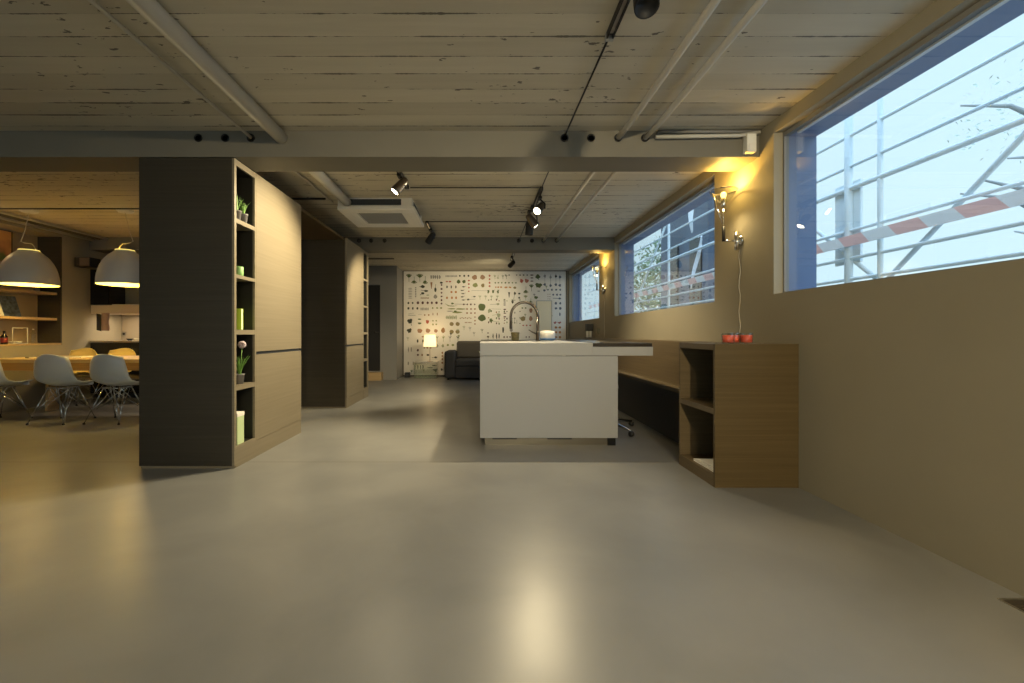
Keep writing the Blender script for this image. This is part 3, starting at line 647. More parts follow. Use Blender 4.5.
# crop 1 (upper left)
pherb(A(105), B(150), 8, 5, 'g'); pherb(A(165), B(175), 7, 5, 'g', False); pherb(A(228), B(150), 8, 6, 'g'); pherb(A(290), B(175), 8, 4.5, 'g', False)
for i in range(5): pell(A(358 + 24 * i), B(140), .9, 2, 'k', 8, .3)
for i in range(9): pell(A(525 + 15 * i), B(130), .5, 1.1, 'k', 6)
for i in range(7): pell(A(120), B(268 + 18.5 * i), 2.1, .35, 'k', 8)
for i in range(6): pell(A(182), B(262 + 20 * i), .8, .7, 'k', 6)
pell(A(262), B(248), 2, 1.5, 'd'); pell(A(240), B(250), 1.6, .4, 'd', 6); pell(A(300), B(298), 2, 1, 'd'); pline(A(240), B(288), A(290), B(297), .4, 'd'); pell(A(262), B(325), 1.6, 1.2, 'd'); pline(A(230), B(345), A(262), B(325), .5, 'd'); pell(A(320), B(345), 1.4, .5, 'p')
for i in range(8): pell(A(244 + 12 * i), B(378), .45, .7, 'b', 6)
proot(A(360), B(240), 6, 2, 'b'); pell(A(405), B(285), 1.1, 2.3, 'd'); pline(A(408), B(220), A(405), B(285), .3, 'd'); pell(A(405), B(362), 1.9, 2, 'k')
prow([A(475)], [B(v) for v in (205, 230, 275, 318, 360, 402, 440)], 1, .95, 'm'); pell(A(472), B(205), 1.5, 1, 'd')
prow([A(535), A(570)], [B(192)], 1.3, .8, 'r'); prow([A(537), A(585), A(637)], [B(252)], .8, 1.6, 'd'); prow([A(588), A(637)], [B(310)], 1.1, 1.1, 'o'); prow([A(537), A(593), A(640)], [B(375)], 1.1, 1.3, 'o')
prow([A(v) for v in (100, 148)], [B(434)], .95, 1.1, 'd'); prow([A(v) for v in (208, 262, 318, 365, 418)], [B(432)], 1.15, 1.4, 'm')
prow([A(v) for v in (100, 150, 202)], [B(495)], 1, 1.3, 'd')
for i in range(6): pell(A(243 + 16 * i), B(502), .55, 1.6, 'k', 6)
prow([A(v) for v in (375, 425, 470)], [B(491)], 1, .9, 'l')
pline(A(95), B(572), A(180), B(574), .5, 'k'); pline(A(100), B(555), A(165), B(548), .3, 'k'); pline(A(210), B(563), A(250), B(562), .3, 'k')
prow([A(285), A(330)], [B(570)], .9, .8, 'b'); prow([A(378), A(427)], [B(560)], .5, 1.5, 'b')
pell(A(118), B(640), 2.4, 2.4, 'd', 14, .25); pline(A(125), B(650), A(135), B(690), .5, 'd'); pell(A(225), B(618), 1.7, .7, 'g'); pell(A(225), B(662), 1.7, .7, 'g')
pell(A(315), B(648), 1.5, 2.0, 'r', 10, .3); prow([A(378), A(415)], [B(635), B(675)], .8, .8, 'l')
ppoly([(A(510), B(438)), (A(560), B(462)), (A(620), B(466)), (A(660), B(462)), (A(610), B(474)), (A(550), B(470))], 'l')
pell(A(598), B(440), 1.4, .9, 'g'); pline(A(620), B(446), A(760), B(450), .4, 'k')
pell(A(590), B(500), 4, .6, 'l'); pell(A(690), B(502), 5, .7, 'l'); pell(A(570), B(527), 3.2, .5, 'k'); pell(A(650), B(540), 5, .9, 'l'); pell(A(630), B(528), 1.5, .8, 'g')
for i in range(9): pell(A(530 + 14 * i), B(597), .6, 2, 'p', 6, .3)
# crop 2 (upper centre)
A = lambda u: 450 + u / 11.38
prow([A(113), A(163), A(211)], [B(127)], 1, 1.1, 'd'); pell(A(99), B(192), 1.9, 1.9, 'g'); pell(A(161), B(192), 1.7, 1.7, 'g')
pell(A(281), B(144), 2.6, 2.4, 't'); pell(A(370), B(142), 2.5, 2.3, 't'); pell(A(288), B(232), 2.6, 2.1, 'l'); pell(A(374), B(236), 1.7, 2, 'y')
prow([A(215)], [B(v) for v in (180, 220, 260, 302)], .9, .9, 'r'); prow([A(450)], [B(v) for v in (125, 165, 205, 243)], 1.0, .9, 'r')
for (u, v) in ((155, 250), (140, 292), (150, 328), (140, 364), (153, 400)): pell(A(u), B(v), 1.6, .6, 'd', 8, .3); pline(A(u), B(v), A(u + 30), B(v - 8), .3, 'k')
pell(A(278), B(362), 1.2, .7, 'd'); pline(A(245), B(366), A(278), B(362), .3, 'k'); pell(A(208), B(395), 1.3, .9, 'd'); pline(A(208), B(395), A(290), B(390), .3, 'k')
pline(A(245), B(293), A(430), B(296), .3, 'k')
prow([A(515), A(550), A(588), A(630), A(668)], [B(205)], .8, .8, 'g'); prow([A(520), A(548), A(580), A(645), A(675)], [B(255)], .9, .8, 'o')
for u in (435, 490, 545): pell(A(u), B(305), 1, 1.9, 'g', 8, .3); pline(A(u - 8), B(320), A(u + 15), B(285), .3, 'g')
for u in (340, 405, 470, 538): pherb(A(u), B(372), 4.6, 2.6, 'p', True, 3)
for u in (510, 545, 600, 640): pherb(A(u), B(140), 4.2, 2.0, 'g' if u % 4 == 0 else 'l', u % 20 != 5, 3)
prow([A(v) for v in (158, 198, 238, 281)], [B(450)], .9, .9, 'm'); prow([A(v) for v in (195, 240, 284)], [B(502), B(548)], .95, .95, 't'); prow([A(284)], [B(v) for v in (594, 634, 672)], .9, .9, 't')
pell(A(362), B(482), 3.5, 3.7, 'g', 16, .1); pell(A(364), B(603), 3.9, 3.2, 'g', 16, .1)
pline(A(455), B(450), A(550), B(448), .35, 'k'); pell(A(545), B(447), 1.5, 1.1, 'p')
pline(A(470), B(500), A(580), B(505), .3, 'p'); pell(A(450), B(520), 1.6, 1.8, 'p'); pline(A(480), B(575), A(560), B(560), .35, 'p'); pell(A(552), B(575), 1.7, 2.4, 'p', 10, .3); pell(A(465), B(632), 1.8, 1.7, 'g', 10, .3); pline(A(480), B(640), A(560), B(648), .35, 'p')
for i in range(8): pell(A(620), B(392 + 10 * i), 1.3, .35, 'k', 6)
prow([A(622)], [B(v) for v in (507, 550, 590)], 1.5, .7, 'm'); pell(A(622), B(630), .7, .7, 'm')
for i in range(7): pell(A(118 + 20 * i), B(607 - (i % 2) * 6), .6, .7, 'b', 6)
for i in range(5): pell(A(175 + 16 * i), B(655), .5, .7, 'b', 6)
for i in range(4): pell(A(20 + 68 * (i % 2)), B(672 + 88 * (i // 2)), 2.1, 2.0, 'y', 14, .04)
# crop 3 (upper right)
A = lambda u: 505 + u / 11.38
prow([A(v) for v in (5, 45, 130, 170, 208, 250)], [B(118)], .8, .6, 'd'); prow([A(v) for v in (5, 45, 83, 122)], [B(205)], .8, .8, 'g')
pell(A(185), B(184), 1.7, 2.0, 'r', 10, .3); pell(A(243), B(184), 1.9, 2.0, 'r', 10, .3); pell(A(243), B(184), .9, .9, 't')
prow([A(303)], [B(v) for v in (118, 150, 186)], 1.7, .6, 'm')
pell(A(370), B(135), 2.4, 2.1, 'g', 14, .2); pline(A(372), B(140), A(382), B(175), .5, 'g'); pell(A(378), B(235), 3.2, 2.4, 'g', 14, .25)
for (u, v, c) in ((450, 170, 'k'), (515, 180, 'k'), (575, 170, 'd'), (620, 180, 's')):
    pline(A(u), B(v - 70), A(u), B(v + 70), .3, 'k'); pell(A(u), B(v - 40), 1.2, 1.5, c, 8, .3); pell(A(u), B(v + 55), 1.3, 1.4, 's', 8, .3)
pherb(A(297), B(262), 7, 4, 'g'); pherb(A(235), B(285), 7, 4.5, 'g', False); pell(A(380), B(300), 1.5, .5, 'k')
prow([A(5), A(60)], [B(258)], 1.1, .8, 'o'); pell(A(110), B(260), 1.6, 1.1, 'y', 8, .3)
prow([A(160)], [B(328), B(375)], 1.1, 1.0, 'd'); pell(A(110), B(325), 1.1, 1.5, 'd'); pline(A(110), B(330), A(90), B(420), .3, 'd'); pell(A(85), B(418), 1.1, 2.0, 'd')
proot(A(45), B(345), 5, 1.8, 'd'); pherb(A(232), B(375), 5, 3.6, 'l'); pell(A(350), B(372), 1.8, 1.5, 'g', 10, .2); pherb(A(290), B(405), 5, 3, 'g', False)
prow([A(v) for v in (485, 530, 578, 624)], [B(284)], 1.0, 1.0, 's'); pell(A(445), B(292), 1.2, 1.1, 's'); prow([A(v) for v in (545, 588, 626)], [B(340)], 1.0, 1.0, 's')
prow([A(485), A(507)], [B(v) for v in (335, 362, 388)], .45, .5, 'b'); pline(A(540), B(380), A(610), B(382), .5, 's'); pell(A(618), B(383), 1.3, 1.0, 's')
prow([A(575), A(624)], [B(437), B(495)], 1.2, 1.3, 's'); prow([A(484), A(518)], [B(432), B(463)], .7, .8, 'm')
pell(A(620), B(562), .7, 1.8, 's'); pell(A(495), B(522), 1.9, 1.5, 'p', 10, .3); pell(A(515), B(585), 2, 1.6, 'p', 10, .3); pell(A(450), B(590), 1.8, 2.4, 'p', 10, .3)
prow([A(195), A(232)], [B(491)], 1.0, .8, 'g'); pell(A(202), B(612), 2.5, 2.4, 'y', 14, .1); pell(A(292), B(520), 1.6, 2.4, 't'); pell(A(290), B(610), 1.8, 2.4, 't')
for i in range(4): pline(A(55 + 26 * i), B(625), A(55 + 26 * i), B(668), .4, 'k')
prow([A(570), A(625)], [B(652)], .9, .8, 'r'); pline(A(545), B(652), A(610), B(652), .4, 'r')
# crop 4 (lower left)
A = lambda u: 400 + u / 11.38
B = lambda v: 320 + v / 11.38
pell(A(112), B(122), 2.2, 2.3, 'd', 12, .3); pell(A(228), B(124), 2.5, 2.2, 't'); pell(A(320), B(122), 2.3, 2.2, 't'); pell(A(410), B(124), 1.8, 1.8, 't'); pell(A(493), B(118), 2.0, 2.6, 'b')
prow([A(378), A(415)], [B(10), B(52)], .8, .8, 'l'); pell(A(225), B(40), 1.7, .9, 'g', 10, .3)
prow([A(205), A(265)], [B(238)], .8, 1.8, 'd'); pell(A(262), B(190), 1, .8, 'b'); pherb(A(93), B(215), 4, 2.2, 'p', True, 3)
for (u, c) in ((425, 'p'), (495, 'l'), (570, 'k'), (660, 'd')): pherb(A(u), B(212), 6, 2.6, c, True, 3)
for u in (425, 490): pell(A(u), B(292), 1.3, 1.6, 'p', 8, .3)
for u in (100, 132): pell(A(u), B(335), .5, 2.6, 'k', 8, .2)
prow([A(v) for v in (280, 315, 352)], [B(316)], .9, .7, 'b'); prow([A(207)], [B(343), B(396)], 1.1, 1.2, 'm'); pell(A(255), B(397), .8, 1.2, 'b'); pell(A(320), B(397), 1.4, 1.0, 'd', 8, .2)
pell(A(408), B(424), 1.5, .9, 'd'); pline(A(365), B(426), A(408), B(424), .4, 'd'); prow([A(484)], [B(v) for v in (372, 408, 445, 485)], .9, 1.1, 'b'); pell(A(478), B(562), 1.1, 1.2, 'd')
pline(A(235), B(485), A(330), B(484), .6, 'd')
for u in (98, 155): pell(A(u), B(492), .6, 2.0, 'k', 8, .2)
for u in (207, 237, 265): pell(A(u), B(535), .6, 2.5, 'd', 8, .2)
pell(A(390), B(516), 2.0, .6, 'd'); pell(A(345), B(541), 3.4, .5, 'd'); pell(A(400), B(566), 2.2, .8, 'd'); pline(A(300), B(566), A(400), B(566), .3, 'k')
# lower centre / right (seen above the worktop)
for (a, b, c) in ((488, 338, 'g'), (482, 331, 'g'), (470, 329, 'k'), (474, 334, 'k'), (464, 328, 'p'), (458, 331, 'p')): pherb(a, b, 4.5, 2.4, c, True, 3)
prow([488], [333, 336.5, 340, 343.5], .8, .7, 'm'); pell(503, 330, .9, 3.2, 'd', 8, .2)
for a in (493, 496.5, 499): pell(a, 336, .6, 3.4 - (a % 2), 'd', 8, .2)
prow([504, 507, 510, 526, 529], [337], .8, .8, 'm'); prow([523, 526.5, 530], [325.5], .9, .8, 'r'); pell(511, 330, 1.6, 1.8, 'k')
prow([555.5, 559.5], [327.5, 332.3, 337.2], 1.3, 1.2, 'o'); prow([554.5, 559], [323], 1.1, .9, 'r')
for a, b in ((478, 345), (491, 350), (500, 347), (509, 352), (520, 349), (530, 346), (541, 351), (552, 347), (560, 345)): pherb(a, b, 6, 3, 'g')
prow([486, 494, 503, 512, 522, 533, 545, 556], [360, 368], 1.4, 1.3, 'b'); prow([448, 453, 460, 467, 474], [345, 355], 1.2, 1.2, 'l')
for b in (300.5, 312, 318.5, 323):
    for i in range(14):
        a = 486 + i * 2.6
        if i % 3: pell(a, b + random.uniform(-.8, .8), .7, random.choice((.6, 1.1)), random.choice('gmpbk'), 7)
for a, b, c in ((412, 372, 'g'), (424, 371, 'l'), (436, 372, 'g'), (446, 366, 'p'), (451, 335, 'd'), (459, 337, 'l'), (546, 288, 'p'), (534, 296, 'k'), (525, 316, 'p'), (548, 318, 'p'), (541, 306, 'p')): pherb(a, b, 4.6, 2.2, c, True, 4)
prints = pm.build('botanical_print', [mat('print_ink_' + k_, PC[k_], .6) for k_ in keys], t)

# framed print leaning high on the island's far side, in front of the mural
t = thing('framed_print', 'cream sheet in a thin dark frame standing before the mural, behind the tap', 'picture', (1.4, 10.8, .0))
fx0, fx1, fz0, fz1 = 1.29, 1.63, .86, 1.79
box(fx0, fx1, 10.885, 10.895, fz0, fz1).build('sheet', mat('cream_sheet', (.86, .78, .58), .5), t)
k = MB(); k.box(fx0 - .012, fx1 + .012, 10.875, 10.90, fz1, fz1 + .014); k.box(fx1, fx1 + .014, 10.875, 10.90, 0, fz1); k.box(fx0 - .014, fx0, 10.875, 10.90, 0, fz1); k.box(fx0, fx1, 10.875, 10.90, fz0 - .012, fz0)
k.build('stand', M['grille'], t)

# ------------------------------------------------------------------ sofa, side table, lamp by the mural
t = thing('sofa', 'charcoal fabric sofa with brown grey back cushions against the mural', 'sofa', (.3, 10.5, 0))
sx0, sx1, sy0, sy1 = -.835, 1.35, 10.05, 10.85
box(sx0, sx0 + .24, sy0, sy1, .04, .64, .05).build('armrest', M['sofa'], t)
box(sx1 - .24, sx1, sy0, sy1, .04, .64, .05).build('armrest', M['sofa'], t)
box(sx0 + .241, sx1 - .241, sy0 + .03, sy1, .04, .30, .02).build('base', M['sofa'], t)
box(sx0 + .241, sx1 - .241, sy1 - .2, sy1, .30, .74, .04).build('backrest', M['sofa'], t)
for k in range(2):
    a = sx0 + .243 + k * .852; box(a, a + .848, sy0 + .01, sy1 - .2, .302, .46, .035).build('seat_cushion', M['sofa'], t)
    box(a, a + .848, sy1 - .36, sy1 - .15, .462, .85, .05).build('back_cushion', M['sofa2'], t)
for x in (sx0 + .08, sx1 - .08):
    for y in (sy0 + .08, sy1 - .08): MB().lathe([(.02, 0), (.025, .045)], (x, y, 0), 12).build('foot', M['black'], t)
t = thing('side_table', 'low glass side table with dark top edge left of the sofa', 'table', (-1.25, 10.55, 0))
box(-1.56, -1.02, 10.35, 10.75, .362, .375, .002).build('tabletop', M['grille'], t)
for x in (-1.55, -1.04): box(x, x + .01, 10.36, 10.74, 0, .361).build('side_panel', M['clear'], t)
box(-1.54, -1.04, 10.40, 10.41, .0, .361).build('glass_front', mat('green_glass', (.42, .50, .34), .2, alpha=.22), t)
t = thing('table_lamp', 'small lit table lamp with cream shade on the low glass table', 'lamp', (-1.20, 10.5, .375))
MB().lathe([(.07, 0), (.07, .008), (.012, .014), (.006, .03), (.005, .40)], (-1.20, 10.5, .375), 24).build('stand', M['nickel'], t)
MB().lathe([(.15, .35), (.125, .62), (.123, .62), (.148, .35)], (-1.20, 10.5, .375), 32, closed=True).build('lamp_shade', M['lampshade'], t)
MB().lathe([(0, .42), (.02, .43), (.026, .46), (.015, .50), (0, .51)], (-1.20, 10.5, .375), 16).build('bulb', M['lampshade'], t)
light('table_lamp_light', 'POINT', (-1.20, 10.5, .375 + .66), 3, (1, .72, .36), None, .05)
t = thing('subwoofer', 'small black box on the floor at the left foot of the mural', 'box', (-1.75, 10.8, 0))
box(-1.82, -1.70, 10.72, 10.85, 0, .11, .004).build('body', M['black'], t); box(-1.80, -1.72, 10.714, 10.7195, .02, .09, .001).build('grille', M['darkslot'], t)

# ------------------------------------------------------------------ dining area
def shell_chair(m, label, g):
    t = thing('shell_chair', label, 'chair', (0, 0, 0), g)
    prof = [(-.205, .805, .165), (-.215, .76, .195), (-.212, .68, .215), (-.196, .60, .228), (-.165, .52, .235), (-.115, .455, .238), (-.04, .425, .238), (.05, .42, .236), (.13, .425, .232), (.19, .425, .222), (.225, .405, .19)]
    def f(u, v):
        q = u * (len(prof) - 1); i = min(int(q), len(prof) - 2); w_ = q - i
        a, b = prof[i], prof[i + 1]; y, z, hw = [a[k] * (1 - w_) + b[k] * w_ for k in range(3)]
        s_ = 2 * v - 1; back = max(0, min(1, (z - .43) / .2)); lift = abs(s_) ** 2.4
        # the corners round off at the top of the back
        zz = z + (1 - back) * .05 * lift * (1 if u < .93 else .3) - (.05 * lift if u < .03 else (.02 * lift if u < .12 else 0)); yy = y + back * .075 * lift + (.03 * lift * (1 - back) if u < .9 else -.03 * lift)
        return (hw * s_, yy, zz)
    MB().grid(f, 28, 14, .006).build('seat_shell', m, t)
    feet = [(sx * .205, sy * .215 - .01) for sx in (-1, 1) for sy in (-1, 1)]
    for (fx, fy) in feet:
        k = MB(); sx, sy = (1 if fx > 0 else -1), (1 if fy > 0 else -1)
        k.tube([(fx, fy, .01), (sx * .13, sy * .045, .41)], .0048, 6); k.tube([(fx, fy, .01), (sx * .06, sy * .13, .405)], .0048, 6)
        l = k.build('leg', M['chrome'], t)
        MB().lathe([(.012, 0), (.014, .012), (.006, .022)], (fx, fy, 0), 10).build('foot_glide', M['black'], l)
    k = MB()
    for s_ in (-1, 1):
        k.tube([(-.145, s_ * .13, .16), (.1, s_ * .02, .395)], .004, 6); k.tube([(.145, s_ * .13, .16), (-.1, s_ * .02, .395)], .004, 6)
        k.tube([(s_ * .165, -.14, .16), (s_ * .1, .07, .395)], .004, 6); k.tube([(s_ * .165, .14, .16), (s_ * .1, -.07, .395)], .004, 6)
        k.tube([(-.1, s_ * .11, .402), (.1, s_ * .11, .402)], .005, 6); k.tube([(s_ * .11, -.1, .402), (s_ * .11, .1, .402)], .005, 6)
    k.build('wire_brace', M['chrome'], t)
    return t
gw = 'pale grey shell chairs on the near side of the dining table'; gy = 'yellow shell chairs on the far side of the dining table'
c1 = shell_chair(M['shell'], 'pale grey shell chair on wire legs, nearest the large storage tower', gw)
for i, (x, y, a, lb) in enumerate([(-4.22, 5.32, -2, None), (-4.83, 5.30, 0, 'pale grey shell chair on wire legs, middle one of the near row'), (-5.60, 5.31, -4, 'pale grey shell chair cut off by the left edge of the photo')]):
    c = c1 if i == 0 else copy_tree(c1)
    c.location = (x, y, 0); c.rotation_euler.z = R(a); c.scale = (.97,) * 3
    if lb: c['label'] = lb
c2 = shell_chair(M['yellow'], 'yellow shell chair beyond the table, right one seen beside the large tower', gy)
for i, (x, y, a, lb) in enumerate([(-5.36, 6.66, 180, None), (-5.93, 6.66, 180, 'yellow shell chair beyond the table, left one before the grey wall')]):
    c = c2 if i == 0 else copy_tree(c2)
    c.location = (x + .03, y, 0); c.rotation_euler.z = R(a); c.scale = (.99,) * 3
    if lb: c['label'] = lb
bpy.context.view_layer.update()
t = thing('dining_table', 'long oak dining table with thick edge under the two pendant lamps', 'table', (-4.6, 5.95, 0))
box(-6.0, -3.3, 5.47, 6.45, .665, .705, .003).build('tabletop', M['oak_light'], t)
k = MB(); k.box(-5.98, -3.32, 5.475, 5.50, .57, .664); k.box(-5.98, -3.32, 6.42, 6.445, .57, .664); k.box(-5.98, -5.95, 5.501, 6.419, .57, .664); k.box(-3.35, -3.32, 5.501, 6.419, .57, .664); k.build('apron', M['oak_table'], t)
for x in (-5.94, -3.44):
    for y in (5.51, 6.33): box(x, x + .08, y, y + .08, 0, .664, .003).build('leg', M['oak_table'], t)
t = thing('wooden_bench', 'light wooden bench pushed under the dining table', 'bench', (-4.6, 6.1, 0))
box(-5.75, -3.5, 5.93, 6.22, .42, .455, .003).build('seat', M['oak_light'], t)
for x in (-5.7, -3.7): box(x, x + .04, 6.0, 6.15, 0, .419).build('leg', M['oak_light'], t)
for i, (x, y, w_, lb) in enumerate([(-5.55, 5.9, .26, 'open white paper at the left end of the dining table'), (-5.18, 5.95, .22, 'white paper on the dining table behind the middle grey chair'), (-4.1, 5.85, .2, 'white paper with a red edge at the tower end of the dining table')]):
    t = thing('paper_sheet', lb, 'paper', (x, y, .705), 'papers on the dining table')
    box(x - w_ / 2, x + w_ / 2, y - .14, y + .14, .7055, .715).build('pages', M['paper'], t); box(x - w_ / 2 - .05, x - w_ / 2 - .001, y - .14, y + .14, .7055, .718).build('spine', M['wine'] if i == 2 else M['oak_end'], t)
# pendants
def pendant(x, y, label, side):
    t = thing('pendant_lamp', label, 'pendant lamp', (x, y, 2.52), 'large domed pendant lamps over the dining table')
    MB().lathe([(.09, 0), (.088, -.012), (.07, -.028), (.03, -.036), (0, -.036)], (x, y, 2.519), 28).build('ceiling_rose', M['white'], t)
    R0 = .285; z0 = 1.61
    prof = [(R0, 0)] + [(R0 * math.cos(a) ** .9 if a < 1.5 else .1, .42 * math.sin(a)) for a in [R(8 * k) for k in range(1, 10)]]
    prof = [p for p in prof if p[0] > .1] + [(.098, .415)]
    inner = [(r_ - .006, h_ - .004) for r_, h_ in reversed(prof)]
    MB().lathe(prof + [(.085, .418)], (x, y, z0), 48, closed=False).build('shade', M['shade_out'], t)
    sh = t.children[-1]
    # open the shade: drop its end caps
    bmm = bmesh.new(); bmm.from_mesh(sh.data); bmesh.ops.delete(bmm, geom=[f_ for f_ in bmm.faces if len(f_.verts) > 4], context='FACES'); bmm.to_mesh(sh.data); bmm.free()
    k = MB().lathe(inner, (x, y, z0), 48, closed=False); 
    bmesh.ops.delete(k.bm, geom=[f_ for f_ in k.bm.faces if len(f_.verts) > 4], context='FACES'); k.build('shade_lining', M['shade_in'], t)
    MB().lathe([(.08, .414), (.10, .414), (.10, .423), (.08, .423)], (x, y, z0), 36, closed=True).build('top_ring', M['shade_in'], t)
    MB().lathe([(0, .25), (.035, .26), (.05, .3), (.035, .34), (.018, .37), (.018, .42), (0, .42)], (x, y, z0), 20).build('bulb', M['shade_in'], t)
    zt = z0 + .41
    pts = [(x - side * .09, y, zt + .005), (x - side * .06, y, zt + .06), (x - side * .03, y, zt + .09), (x + side * .05, y, zt + .10), (x + side * .1, y, zt + .12), (x + side * .05, y, zt + .25), (x, y, 2.49)]
    MB().tube(pts, .0035, 8).build('cord', M['cable'], t)
    light('pendant_light', 'POINT', (x, y, z0 + .12), 17, (1, .74, .32), None, .06)
    return t
pendant(-5.55, 5.63, 'large grey dome pendant with gold inside, left one cut by the photo edge', -1)
pendant(-4.375, 5.63, 'large grey dome pendant with gold inside, right one beside the large tower', 1)
# niche shelving unit
t = thing('shelving_unit', 'built-in brown shelving unit in the left wall with light oak shelves', 'shelf', (-6.3, 5.7, .85))
box(NX - .012, NX, NY0 + .002, NY1 - .002, NZ0 + .002, NZ1 - .002).build('back_panel', M['niche'], t)
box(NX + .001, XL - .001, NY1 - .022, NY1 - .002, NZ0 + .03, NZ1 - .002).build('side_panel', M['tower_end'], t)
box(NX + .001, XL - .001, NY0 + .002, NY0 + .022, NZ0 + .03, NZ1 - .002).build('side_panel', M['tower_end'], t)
for (a, b, xf) in ((NZ0 + .002, .873, XL + .01), (1.205, 1.24, -6.2), (1.572, 1.61, -6.2), (1.925, 1.95, -6.2)):
    box(NX + .001, xf, NY0 + .024, NY1 - .024, a, b, .002).build('shelf', M['oak_light'], t)
light('niche_light', 'POINT', (-6.28, 5.6, 2.33), 2.5, (1, .66, .25), None, .05)
def item(name, label, cat, mb, m, g='things on the niche shelves'): return tag(mb.build(name, m), label, cat, g)
t = thing('magazine', 'dark-covered magazine leaning upright on the middle niche shelf', 'magazine', (-6.38, 6.12, 1.24), 'things on the niche shelves')
k = MB(); k.prism([(-6.32, 6.0, 1.241), (-6.31, 6.0, 1.241), (-6.40, 6.0, 1.52), (-6.41, 6.0, 1.52)], (0, .3, 0)); k.build('cover', M['amber'], t)
k = MB(); k.prism([(-6.3095, 6.0, 1.2415), (-6.3085, 6.0, 1.2415), (-6.3985, 6.0, 1.5205), (-6.3995, 6.0, 1.5205)], (0, .07, 0)); k.build('title_strip', M['paper'], t)
t = thing('wooden_box', 'small pale wooden box on the niche sill', 'box', (-6.3, 5.75, .873), 'things on the niche shelves')
box(-6.38, -6.25, 5.70, 5.83, .874, .99, .003).build('body', M['oak_light'], t); box(-6.382, -6.248, 5.698, 5.832, .991, 1.01, .003).build('lid', M['oak_light'], t)
t = thing('wine_bottle', 'dark bottle with a red label on the niche sill', 'bottle', (-6.27, 6.03, .873), 'things on the niche shelves')
MB().lathe([(.034, 0), (.036, .006), (.036, .10), (.014, .13), (.013, .165), (.015, .165), (.015, .175), (0, .176)], (-6.27, 6.03, .874), 20).build('glass', M['blackgloss'], t)
MB().lathe([(.0365, .02), (.0368, .02), (.0368, .085), (.0365, .085)], (-6.27, 6.03, .874), 20, closed=True).build('label', M['wine'], t)
t = thing('wire_rack', 'white frame rack holding small white bowls on the niche sill', 'rack', (-6.28, 6.22, .873), 'things on the niche shelves')
k = MB(); [k.tube(p, .006, 6) for p in ([(-6.25, 6.12, .88), (-6.25, 6.12, 1.09)], [(-6.25, 6.32, .88), (-6.25, 6.32, 1.09)], [(-6.25, 6.12, 1.09), (-6.25, 6.32, 1.09)], [(-6.25, 6.12, .88), (-6.25, 6.32, .88)])]; k.build('frame', M['white'], t)
for y in (6.17, 6.26): MB().lathe([(.02, 0), (.04, .035), (.038, .035), (.018, .004), (0, .003)], (-6.31, y, .875), 18).build('bowl', M['white'], t)
t = thing('glass_bottle', 'slim clear beaded bottle next to the white rack on the sill', 'bottle', (-6.27, 6.42, .873), 'things on the niche shelves')
k = MB().lathe([(.02, 0)] + [(.02 + .006 * (i % 2), .01 + .014 * i) for i in range(11)] + [(.008, .175), (.008, .19)], (-6.27, 6.42, .874), 16); k.build('body', M['clear'], t); MB().lathe([(.011, .19), (.011, .205), (0, .207)], (-6.27, 6.42, .874), 12).build('stopper', M['paper'], t)
for i, (y, lb, m) in enumerate([(5.72, 'small jar at the left of the upper niche shelf', 'paper'), (5.98, 'short jar in the middle of the upper niche shelf', 'pot'), (6.5, 'dark jar at the far end of the upper niche shelf', 'pot')]):
    t = thing('jar', lb, 'jar', (-6.3, y, 1.61), 'things on the niche shelves')
    MB().lathe([(.03, 0), (.034, .01), (.034, .08), (.026, .09)], (-6.3, y, 1.611), 18).build('body', M[m], t); MB().lathe([(.03, .091), (.03, .105), (0, .107)], (-6.3, y, 1.611), 18).build('lid', M['steel'], t)
t = thing('painting', 'warm orange and green blurred painting at the top of the niche', 'picture', (-6.45, 5.9, 2.18), 'things on the niche shelves')
pm2 = mat('painting_colours', (.5, .28, .1), .6)
nt = pm2.node_tree; nn = nt.nodes.new('ShaderNodeTexNoise'); nn.inputs['Scale'].default_value = 4.5; tc2 = nt.nodes.new('ShaderNodeTexCoord'); rr = nt.nodes.new('ShaderNodeValToRGB')
nt.links.new(tc2.outputs['Object'], nn.inputs['Vector']); nt.links.new(nn.outputs['Fac'], rr.inputs[0]); nt.links.new(rr.outputs[0], nt.nodes['Principled BSDF'].inputs['Base Color'])
rr.color_ramp.elements[0].position = .35; rr.color_ramp.elements[0].color = (.10, .16, .04, 1); rr.color_ramp.elements[1].position = .6; rr.color_ramp.elements[1].color = (.6, .3, .1, 1); e_ = rr.color_ramp.elements.new(.48); e_.color = (.45, .2, .08, 1)
box(-6.47, -6.455, 5.3, 6.3, 1.952, 2.40).build('canvas', pm2, t); k = MB(); k.box(-6.48, -6.45, 6.301, 6.315, 1.952, 2.41); k.box(-6.48, -6.45, 5.285, 5.299, 1.952, 2.41); k.box(-6.48, -6.45, 5.3, 6.3, 2.401, 2.412); k.build('frame', M['oak_end'], t)
# speaker
t = thing('wall_speaker', 'small dark box speaker with brown front high on the left wall', 'speaker', (-6.0, 7.0, 2.1))
box(-6.12, -5.89, 6.90, 7.10, 2.02, 2.16, .004).build('cabinet', M['black'], t); box(-6.04, -5.895, 6.892, 6.8995, 2.03, 2.15, .002).build('grille', mat('brown_speaker_cloth', (.16, .12, .09), .8), t)
MB().tube([(-6.149, 7.02, 2.09), (-6.12, 7.02, 2.09)], .012, 8).build('bracket', M['black'], t)
